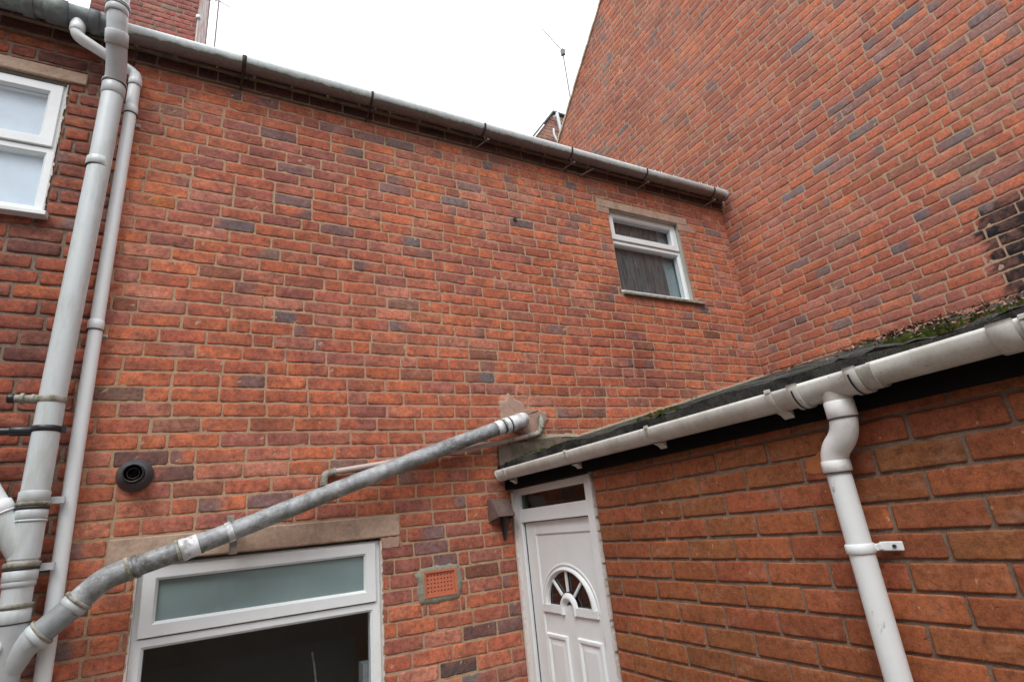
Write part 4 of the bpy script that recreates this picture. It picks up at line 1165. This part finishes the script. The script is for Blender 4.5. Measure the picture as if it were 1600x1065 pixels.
for k in range(14): leafmesh(r_.uniform(1.60, 1.9), r_.uniform(1.6, 2.9), r_.uniform(0.004, 0.008), r_)
m.build('fallen_leaves', LEAF, kind='stuff', label='scatter of brown dead leaves caught on the felt roof behind the gutter', cat='leaves')

# ================================================================== PIPES
# tall soil stack
sp_ = thing('soil_pipe', 'thick pale grey soil stack rising past the eaves at the left', 'pipe')
YS = 2.96
p_low = [(-0.645, YS, 0.0), (-0.643, YS, 1.60), (-0.640, YS, 2.20), (-0.638, YS, 2.60), (-0.612, YS, 3.9), (-0.607, YS, 4.33)]
m = MB(); m.tube(p_low, 0.0485); m.build('pipe', PVC_PIPE, sp_)
m = MB(); m.tube([(-0.607, YS, 4.31), (-0.606, YS - 0.005, 4.36), (-0.600, 2.92, 4.42), (-0.602, 2.83, 4.55), (-0.606, 2.80, 4.64), (-0.612, 2.79, 4.70)], 0.0475, fillet=0.04); m.build('offset_bend', PVC_GREY, sp_)
m = MB(); m.tube([(-0.612, 2.79, 4.70), (-0.616, 2.79, 5.1), (-0.620, 2.79, 5.6)], [0.047, 0.047, 0.047]); m.build('vent_pipe', PVC_GREY, sp_)
def collar(p, d, r, w, mat, name='socket'):
    m = MB(); m.ring(p, d, r, w); return m.build(name, mat, sp_)
collar((-0.608, YS, 4.315), (0, 0, 1), 0.053, 0.075, PVC_GREY)
collar((-0.6075, YS, 4.352), (0, 0, 1), 0.0555, 0.012, SEAL, 'seal')
collar((-0.6075, YS, 4.364), (0, 0, 1), 0.057, 0.012, PVC_GREY, 'ring')
collar((-0.602, 2.826, 4.548), (0, -0.55, 1), 0.0525, 0.07, PVC_GREY)
collar((-0.613, 2.79, 4.70), (0, 0, 1), 0.052, 0.06, PVC_GREY)
collar((-0.613, 2.79, 4.733), (0, 0, 1), 0.056, 0.014, PVC_PIPE, 'ring'); collar((-0.613, 2.79, 4.715), (0, 0, 1), 0.0545, 0.006, SEAL, 'seal')
collar((-0.618, YS, 3.845), (0, 0, 1), 0.0515, 0.05, PVC_PIPE); collar((-0.618, YS, 3.818), (0, 0, 1), 0.0518, 0.004, SEAL, 'seal')
# lower branch fitting
collar((-0.6405, YS, 2.205), (0, 0, 1), 0.0525, 0.045, PVC_GREY)
collar((-0.6405, YS, 2.176), (0, 0, 1), 0.0575, 0.014, RING, 'ring'); collar((-0.6405, YS, 2.160), (0, 0, 1), 0.0565, 0.010, SEAL, 'seal')
collar((-0.6405, YS, 2.136), (0, 0, 1), 0.0540, 0.036, PVC_PIPE); collar((-0.6405, YS, 2.110), (0, 0, 1), 0.0555, 0.008, PVC_PIPE, 'ring')
m = MB(); m.tube([(-0.641, YS, 2.105), (-0.641, YS, 1.965)], 0.0515)
m.tube([(-0.641, YS, 1.975), (-0.70, YS, 2.075), (-0.75, YS, 2.165)], [0.048, 0.0485, 0.0485]); m.build('branch', PVC_PIPE, sp_)
m = MB(); m.tube([(-0.75, YS, 2.165), (-0.95, YS, 2.50), (-1.05, YS + 0.05, 2.62)], 0.046)
m.ring((-0.748, YS, 2.161), (-0.5, 0, 0.86), 0.0535, 0.05); m.ring((-0.735, YS, 2.14), (-0.5, 0, 0.86), 0.0545, 0.006); m.build('inlet_pipe', PVC, sp_)
collar((-0.642, YS, 1.945), (0, 0, 1), 0.0585, 0.02, RING, 'ring'); collar((-0.642, YS, 1.930), (0, 0, 1), 0.0570, 0.008, SEAL, 'seal')
collar((-0.642, YS, 1.905), (0, 0, 1), 0.0555, 0.04, PVC_PIPE); collar((-0.642, YS, 1.875), (0, 0, 1), 0.0535, 0.022, PVC_GREY)
collar((-0.643, YS, 1.797), (0, 0, 1), 0.0585, 0.016, RING, 'ring'); collar((-0.643, YS, 1.760), (0, 0, 1), 0.055, 0.05, PVC_PIPE); collar((-0.643, YS, 1.734), (0, 0, 1), 0.0556, 0.005, SEAL, 'seal')
m = MB(); m.tube([(-0.643, YS, 1.735), (-0.644, YS, 1.50)], 0.054)
m.tube([(-0.644, YS, 1.56), (-0.60, YS - 0.002, 1.645), (-0.565, YS - 0.005, 1.675)], [0.052, 0.051, 0.050], fillet=0.03); m.build('junction', mat_plain('dull_grey_upvc', (0.42, 0.45, 0.46), 0.4, 0.45, 0.06, 8, (0.25, 0.26, 0.22), 12, 0.45, 0.5, 0.7), sp_)
collar((-0.644, YS, 1.485), (0, 0, 1), 0.0585, 0.03, RING, 'ring')
m = MB(); m.ring((-0.672, YS - 0.052, 1.66), (-0.3, -1, 0), 0.026, 0.016); cp = m.build('access_cap', PVC, sp_)
m = MB(); m.ring((-0.6745, YS - 0.0605, 1.66), (-0.3, -1, 0), 0.018, 0.004); m.build('cap_inset', PVC_GREY, sp_)
for z in (2.19, 1.93):                                       # wall brackets
    m = MB(); m.box(-0.60, -0.545, YS + 0.02, YS + 0.045, z - 0.014, z + 0.014); m.build('bracket', PVC_GREY, sp_)
# boss with capped stub
m = MB(); m.ring((-0.637, YS, 2.61), (0, 0, 1), 0.0515, 0.028, bulge=0.0); m.tube([(-0.655, YS - 0.008, 2.612), (-0.765, YS - 0.012, 2.614)], [0.019, 0.0165], 20)
m.ring((-0.735, YS - 0.012, 2.6135), (1, 0, 0), 0.024, 0.014); m.ring((-0.70, YS - 0.011, 2.613), (1, 0, 0), 0.021, 0.012); m.build('waste_boss', RING, sp_)
m = MB(); m.ring((-0.772, YS - 0.012, 2.614), (1, 0, 0), 0.020, 0.024); m.build('boss_cap', BLACKP, sp_)

bp = thing('waste_pipe', 'short black plastic waste pipe strapped into the soil stack at the left edge', 'pipe')
m = MB(); m.tube([(-1.6, YS + 0.0, 2.462), (-0.66, YS - 0.005, 2.478)], 0.0165, 20); m.build('pipe', BLACKP, bp)
m = MB(); m.ring((-0.72, YS - 0.004, 2.477), (1, 0, 0.017), 0.021, 0.075); m.build('socket', BLACKP, bp)
m = MB(); m.ring((-0.6385, YS, 2.483), (0, 0, 1), 0.0520, 0.026); m.box(-0.594, -0.57, YS - 0.01, YS + 0.012, 2.47, 2.496); m.build('saddle', BLACKP, bp)

# white rainwater pipe beside the stack
dp = thing('downpipe', 'thin bright white downpipe running behind the thick soil stack on the left', 'downpipe')
YT = 3.045
m = MB(); m.tube([(-0.5335, YT, 4.46), (-0.5335, YT, 4.28), (-0.538, YT, 3.3), (-0.541, YT, 2.4), (-0.537, YT, 1.8), (-0.535, YT, 0.0)], 0.029); m.build('pipe', mat_plain('bright_white_pipe', (0.82, 0.87, 0.88), 0.3, 0.5, 0.02, 8, (0.6, 0.62, 0.6), 12, 0.3, 0.55, 0.75, stretch=(1, 1, 0.2)), dp)
m = MB(); m.tube([(-0.806, 2.965, 4.73), (-0.806, 2.965, 4.625), (-0.555, YT - 0.002, 4.545), (-0.5335, YT, 4.52), (-0.5335, YT, 4.44)], [0.033, 0.030, 0.0265, 0.029, 0.030], fillet=0.035); m.build('swan_neck', PVC, dp)
m = MB(); m.ring((-0.806, 2.965, 4.675), (0, 0, 1), 0.0345, 0.05); m.ring((-0.5335, YT, 4.475), (0, 0, 1), 0.0325, 0.05); m.ring((-0.533, YT, 4.28), (0, 0, 1), 0.0325, 0.05); m.ring((-0.541, YT, 2.52 + 0.48), (0, 0, 1), 0.033, 0.05)
m.build('socket', PVC, dp)
m = MB(); m.ring((-0.533, YT, 4.252), (0, 0, 1), 0.0335, 0.006); m.ring((-0.541, YT, 2.975), (0, 0, 1), 0.034, 0.005); m.ring((-0.5335, YT, 4.448), (0, 0, 1), 0.0325, 0.004); m.build('seal', SEAL, dp)
for (x, z) in ((-0.497, 4.222), (-0.506, 2.965)):
    m = MB(); m.box(x - 0.012, x + 0.010, YA - 0.012, YA - 0.004, z - 0.008, z + 0.008); m.tube([(x + 0.002, YA - 0.012, z), (x + 0.002, YA - 0.02, z)], 0.004, 10); m.build('fixing_lug', PVC_GREY, dp, bev=0.003)

# weathered diagonal pipe
dg = thing('waste_pipe', 'thick weathered grey pipe sloping down across the wall to the soil stack', 'pipe')
dpath = [(1.735, 3.035, 2.527), (1.68, 3.01, 2.512), (1.50, 3.0, 2.462), (1.286, 2.995, 2.396), (0.68, 2.982, 2.198), (0.103, 2.972, 2.004), (-0.085, 2.966, 1.945), (-0.30, 2.96, 1.882)]
RD = 0.043
m = MB(); m.tube(dpath, RD); m.build('pipe', WPIPE, dg)
m = MB(); m.tube([(-0.29, 2.96, 1.885), (-0.365, 2.958, 1.862), (-0.44, 2.955, 1.79), (-0.47, 2.953, 1.755)], RD + 0.004, fillet=0.06); m.build('bend', WPIPE, dg)
m = MB(); m.tube([(-0.45, 2.953, 1.775), (-0.52, 2.95, 1.712), (-0.585, 2.953, 1.655)], RD + 0.0035, fillet=0.04); m.build('bend', mat_plain('slate_grey_upvc', (0.27, 0.30, 0.31), 0.42, 0.5, 0.1, 12, (0.14, 0.15, 0.13), 14, 0.6, 0.45, 0.7), dg)
def dcol(p, d, r, w, mat, nm='socket'):
    m = MB(); m.ring(p, d, r, w); m.build(nm, mat, dg)
dd = Vector((0.94, 0.012, 0.33))
def at_x(x):
    for i in range(len(dpath) - 1):
        a, b = Vector(dpath[i]), Vector(dpath[i + 1])
        if b.x <= x <= a.x: return a.lerp(b, (a.x - x) / (a.x - b.x))
dcol(at_x(-0.288), dd, 0.051, 0.016, RING, 'ring'); dcol(at_x(-0.262) , dd, 0.049, 0.02, WPIPE)
dcol((-0.443, 2.9545, 1.787), (0.6, 0, 0.72), 0.0555, 0.014, RING, 'ring'); dcol((-0.457, 2.954, 1.771), (0.6, 0, 0.72), 0.0505, 0.026, PVC_GREY); 
dcol((-0.545, 2.951, 1.690), (0.72, 0, 0.60), 0.0555, 0.012, RING, 'ring'); dcol((-0.556, 2.952, 1.679), (0.72, 0, 0.6), 0.0525, 0.03, PVC_PIPE)
dcol(at_x(-0.112), dd, 0.0505, 0.014, RING, 'ring'); dcol(at_x(-0.092), dd, 0.049, 0.024, FOIL); dcol(at_x(-0.058), dd, 0.0465, 0.05, FOIL); dcol(at_x(-0.03), dd, 0.0462, 0.012, WPIPE)
dcol(at_x(0.088), dd, 0.0475, 0.026, FOIL, 'clip')
m = MB(); m.box(0.072, 0.104, 2.995, 3.06, 2.045, 2.075); m.box(0.09, 0.122, 2.985, 3.06, 1.90, 1.96); m.tube([(0.083, 2.93, 2.062), (0.083, 2.975, 2.062)], 0.006, 8); m.build('clip_lug', GALV, dg, bev=0.003)
dcol(at_x(1.555), dd, 0.0465, 0.048, FOIL); dcol(at_x(1.583), dd, 0.0470, 0.006, SEAL, 'seal'); dcol(at_x(1.612), dd, 0.0500, 0.032, FOIL); dcol(at_x(1.634), dd, 0.0480, 0.005, SEAL, 'seal')
m = MB(); m.tube([(1.635, 3.004, 2.501), (1.70, 3.008, 2.521), (1.748, 3.03, 2.535), (1.762, 3.075, 2.540), (1.762, 3.12, 2.540)], [0.0475, 0.0475, 0.047, 0.046, 0.046], fillet=0.03); m.build('elbow', FOIL, dg)

# thin waste pipe tucked behind it
tw = thing('waste_pipe', 'thin pinkish waste pipe running along the wall behind the thick sloping pipe', 'pipe')
THINP = mat_plain('pinkish_old_pvc', (0.50, 0.41, 0.38), 0.5, 0.4, 0.05, 10, (0.28, 0.24, 0.18), 9, 0.6)
m = MB(); m.tube([(0.53, 3.07, 2.258), (1.05, 3.07, 2.322), (1.62, 3.068, 2.402), (1.80, 3.066, 2.434)], 0.0155, 20); m.build('pipe', THINP, tw)
m = MB(); m.tube([(0.575, 3.07, 2.263), (0.522, 3.07, 2.256), (0.520, 3.07, 2.195)], 0.019, 20, fillet=0.03); m.ring((0.574, 3.07, 2.2635), (1, 0, 0.12), 0.0215, 0.014); m.build('elbow', RING, tw)
m = MB(); m.tube([(0.520, 3.07, 2.20), (0.519, 3.072, 2.165)], 0.016, 16); m.build('threaded_end', BLACKP, tw)
m = MB(); m.tube([(1.79, 3.066, 2.432), (1.865, 3.064, 2.445), (1.897, 3.060, 2.478), (1.905, 3.058, 2.530), (1.908, 3.075, 2.565)], 0.0185, 20, fillet=0.022)
m.ring((1.868, 3.064, 2.448), (0.85, 0, 0.35), 0.0215, 0.012); m.ring((1.899, 3.059, 2.487), (0.2, 0, 1), 0.0215, 0.012); m.build('elbow', RING, tw)
m = MB(); m.ring((1.66, 3.068, 2.409), (1, 0, 0.16), 0.019, 0.05); m.build('coupling', RING, tw)

# extension rainwater pipe
ep = thing('downpipe', 'white downpipe with an S bend on the extension wall, streaked with black marks', 'downpipe')
XP2 = 1.590
m = MB(); m.tube([(XP2, 0.977, 1.985), (XP2, 0.975, 1.3), (XP2, 0.970, 0.0)], 0.0325); m.build('pipe', PVC_PIPE_W := mat_plain('white_pipe_scuffed', (0.76, 0.80, 0.805), 0.34, 0.5, 0.03, 8, (0.12, 0.12, 0.11), 13, 0.7, 0.60, 0.66, stretch=(1, 1, 0.6)), ep)
m = MB(); m.tube([(CX, 0.908, 2.13), (CX, 0.909, 2.083), (CX + 0.006, 0.925, 2.045), (XP2 - 0.004, 0.964, 2.012), (XP2, 0.977, 1.985), (XP2, 0.977, 1.952)], [0.0365, 0.0365, 0.0365, 0.0365, 0.0365, 0.0365], fillet=0.03); m.build('swan_neck', PVC_DIRTY2 := mat_plain('white_upvc_light_grime', (0.76, 0.77, 0.76), 0.36, 0.5, 0.03, 8, (0.33, 0.31, 0.22), 12, 0.5, 0.52, 0.7), ep)
m = MB(); m.ring((CX, 0.909, 2.118), (0, 0, 1), 0.0395, 0.05); m.ring((XP2, 0.977, 1.966), (0, 0, 1), 0.0385, 0.035); m.build('socket', PVC_DIRTY2, ep)
m = MB(); m.ring((CX, 0.909, 2.0915), (0, 0, 1), 0.0392, 0.003); m.ring((XP2, 0.977, 1.9475), (0, 0, 1), 0.0382, 0.003); m.build('seal', SEAL, ep)
m = MB(); m.ring((XP2, 0.976, 1.742), (0, 0, 1), 0.0375, 0.026); cl = m.build('clip', PVC, ep)
m = MB(); m.box(1.628, 1.636, 0.885, 0.945, 1.731, 1.755); m.box(1.60, 1.634, 0.935, 0.947, 1.734, 1.752); m.build('lug', PVC, ep, bev=0.003)
m = MB(); m.tube([(1.629, 0.905, 1.743), (1.624, 0.905, 1.743)], 0.005, 10); m.build('screw', SEAL, ep)

# ================================================================== WALL FITTINGS
fl = thing('flue_terminal', 'round black boiler flue terminal on the orange brick wall right of the pipes', 'flue')
fc = Vector((-0.3185, YA, 2.292))
def lathe_y(m, c, prof, seg=40):
    vs = []
    for (y, r) in prof:
        for k in range(seg):
            a = 2 * math.pi * k / seg; vs.append((c[0] + r * math.cos(a), c[1] - y, c[2] + r * math.sin(a)))
    n = len(prof)
    m.add(vs, [(i * seg + k, i * seg + (k + 1) % seg, (i + 1) * seg + (k + 1) % seg, (i + 1) * seg + k) for i in range(n - 1) for k in range(seg)])
m = MB(); lathe_y(m, fc, [(0.0, 0.073), (0.010, 0.074), (0.020, 0.071), (0.042, 0.058), (0.060, 0.050), (0.064, 0.044)]); m.build('collar', FLUEG, fl)
m = MB(); lathe_y(m, fc, [(0.02, 0.0415), (0.095, 0.0415), (0.099, 0.040), (0.098, 0.036), (0.02, 0.036)]); m.build('outer_tube', BLACKP, fl)
m = MB(); lathe_y(m, fc, [(0.0, 0.026), (0.082, 0.026), (0.084, 0.024), (0.082, 0.022), (0.0, 0.022), (0.002, 0.0)]); m.build('inner_tube', BLACKP, fl)

vc = thing('vent_cowl', 'small brown hooded vent on the wall beside the white door frame', 'vent')
m = MB()
x0, x1, z0, z1 = 1.482, 1.612, 1.93, 2.055
m.add([(x0, YA, z1), (x1, YA, z1), (x0 + 0.01, YA - 0.03, z1 - 0.004), (x1 - 0.01, YA - 0.03, z1 - 0.004), (x0 + 0.02, YA - 0.095, z0 + 0.022), (x1 - 0.004, YA - 0.095, z0 + 0.022), (x0, YA, z0), (x1, YA, z0)],
      [(0, 1, 3, 2), (2, 3, 5, 4), (0, 2, 4, 6), (1, 7, 5, 3)], 0, False)
o = m.build('hood', BROWNP, vc); md = o.modifiers.new('thick', 'SOLIDIFY'); md.thickness = 0.004
m = MB(); m.box(x0 - 0.006, x0 + 0.012, YA - 0.014, YA - 0.001, z0 - 0.006, z1 + 0.003); m.box(x0 + 0.012, x1, YA - 0.010, YA - 0.003, z0 - 0.004, z1 + 0.003); m.build('back_plate', BROWNP, vc, bev=0.002)
m = MB(); m.tube([(1.568, YA - 0.02, 1.95), (1.57, YA - 0.018, 1.86), (1.572, YA - 0.005, 1.82)], [0.016, 0.014, 0.008], 14); m.build('spigot', BLACKP, vc)

bt = thing('bolt', 'small round dark plug set in a brick of the upper orange wall', 'plug')
m = MB(); lathe_y(m, Vector((1.903, 3.1, 4.094)), [(0.0, 0.018), (0.008, 0.017), (0.010, 0.010), (0.006, 0.004), (0.006, 0.0)], 20); m.build('cap', BLACKP, bt)

# ================================================================== ROOFTOP THINGS
ch = thing('chimney', 'red brick chimney stack with a flaking whitewashed side above the gutter at the top left', 'chimney')
def pickCh(rnd, x, z, L): return weights(rnd, [(3, (0.36, 0.10, 0.085)), (2, (0.30, 0.095, 0.085)), (1, (0.40, 0.13, 0.09)), (0.7, GREYB)]), 0
brick_wall('stack', ((0, 6.2, 0), (1, 0, 0), (0, 0, 1), (0, -1, 0)), -1.62, -0.552, 6.4, 10.6, 0.079, 6.4, 0.225, [BR_L, MO_L], ch, pickCh, seed=91, jit=0.004)
m = MB(); m.box(-1.62, -0.552, 6.212, 7.7, 6.4, 10.6); m.build('core', DARKROOM, ch)
m = MB(); m.box(-0.552, -0.540, 6.198, 7.55, 6.4, 10.6); m.build('whitewashed_side', WHITEWASH, ch)
m = MB(); m.box(-0.56, -0.535, 7.55, 7.72, 6.4, 10.6); m.build('corner_strip', mat_plain('maroon_edge', (0.2, 0.1, 0.12), 0.8), ch)
m = MB(); m.ring((-0.545, 6.21, 8.40), (0, 0, 1), 0.03, 0.05); m.build('bracket', FOIL, ch)
m = MB(); m.box(-1.7, -0.47, 6.12, 7.8, 10.6, 10.75); m.build('cap', STONE, ch, bev=0.02)

gr = thing('brick_gable', 'small pinkish brick gable peeping over the gutter beside the tall wall', 'gable')
m = MB(); m.prism([(2.95, 6.0), (4.695, 8.408), (5.156, 9.050), (6.6, 9.02), (6.6, 6.0)], 'y', 6.612, 6.9); m.build('core', DARKROOM, gr)
def clampG(X, Z):
    lim = 2.95 + (Z - 6.0) / 1.382
    return np.maximum(X, lim), Z
def pickG(rnd, x, z, L): return weights(rnd, [(3, (0.42, 0.2, 0.17)), (2, (0.36, 0.17, 0.15)), (1, (0.40, 0.25, 0.2))]), 0
brick_wall('wall', ((0, 6.6, 0), (1, 0, 0), (0, 0, 1), (0, -1, 0)), 2.95, 6.6, 6.9, 9.03, 0.079, 6.9, 0.225, [BR_B, MO_B], gr, pickG, seed=95, clampf=clampG)
m = MB(); m.prism([(2.93, 6.0), (5.15, 9.068), (6.6, 9.04), (6.6, 9.07), (5.14, 9.10), (2.89, 6.02)], 'y', 6.56, 6.92); m.build('coping', TILE, gr)
m = MB(); m.tube([(5.18, 6.5, 8.96), (5.14, 6.56, 8.92)], 0.03, 12); m.build('lamp', FOIL, gr)
m = MB(); m.tube([(5.16, 6.45, 8.45), (5.14, 6.45, 8.80), (5.17, 6.50, 8.98)], 0.03, 12); m.build('flue', PVC_GREY, gr)
m = MB(); m.tube([(5.075, 6.5, 8.35), (5.03, 6.5, 8.48), (5.04, 6.5, 8.6)], 0.018, 10); m.build('cable', PVC, gr)

ae = thing('tv_aerial', 'thin television aerial on a leaning mast against the white sky beside the tall gable', 'aerial')
yA_ = 5.4
mast = [(4.60, yA_, 6.9), (4.60, yA_, 9.2)]
m = MB(); m.tube([(4.605, yA_, 6.9), (4.61, yA_, 9.13)], 0.012, 10); m.build('mast', METAL, ae)
m = MB(); m.tube([(4.615, yA_, 9.15), (4.30, yA_ + 0.05, 9.56)], 0.007, 8)
for t in np.linspace(0.25, 0.95, 6):
    c_ = Vector((4.615, yA_, 9.15)).lerp(Vector((4.30, yA_ + 0.05, 9.56)), t); m.tube([c_ + Vector((-0.02, 0.06, -0.02)), c_ + Vector((0.02, -0.06, 0.02))], 0.002, 6)
m.build('boom', METAL, ae)
m = MB(); m.box(4.585, 4.64, yA_ - 0.03, yA_ + 0.03, 9.07, 9.18)
m.tube([(4.60, yA_, 9.16), (4.66, yA_, 9.22), (4.70, yA_, 9.16)], 0.004, 6); m.tube([(4.62, yA_, 9.08), (4.56, yA_, 9.02)], 0.008, 8); m.build('reflector', METAL, ae)
m = MB(); m.box(4.40, 4.62, yA_ - 0.015, yA_ + 0.015, 7.1, 7.13); m.box(4.40, 4.62, yA_ - 0.015, yA_ + 0.015, 7.35, 7.38); m.build('bracket', METAL, ae)

ae2 = thing('tv_aerial', 'faint television aerial against the sky right of the whitewashed chimney', 'aerial')
m = MB(); m.tube([(-0.355, 6.5, 6.2), (-0.353, 6.5, 9.12)], 0.010, 10); m.build('mast', METAL, ae2)
m = MB(); m.tube([(-0.50, 6.5, 9.06), (-0.36, 6.5, 9.12), (-0.22, 6.5, 9.06)], 0.006, 8); m.tube([(-0.44, 6.5, 9.0), (-0.36, 6.5, 9.14)], 0.004, 8); m.tube([(-0.28, 6.5, 9.0), (-0.36, 6.5, 9.14)], 0.004, 8); m.build('antenna', METAL, ae2)
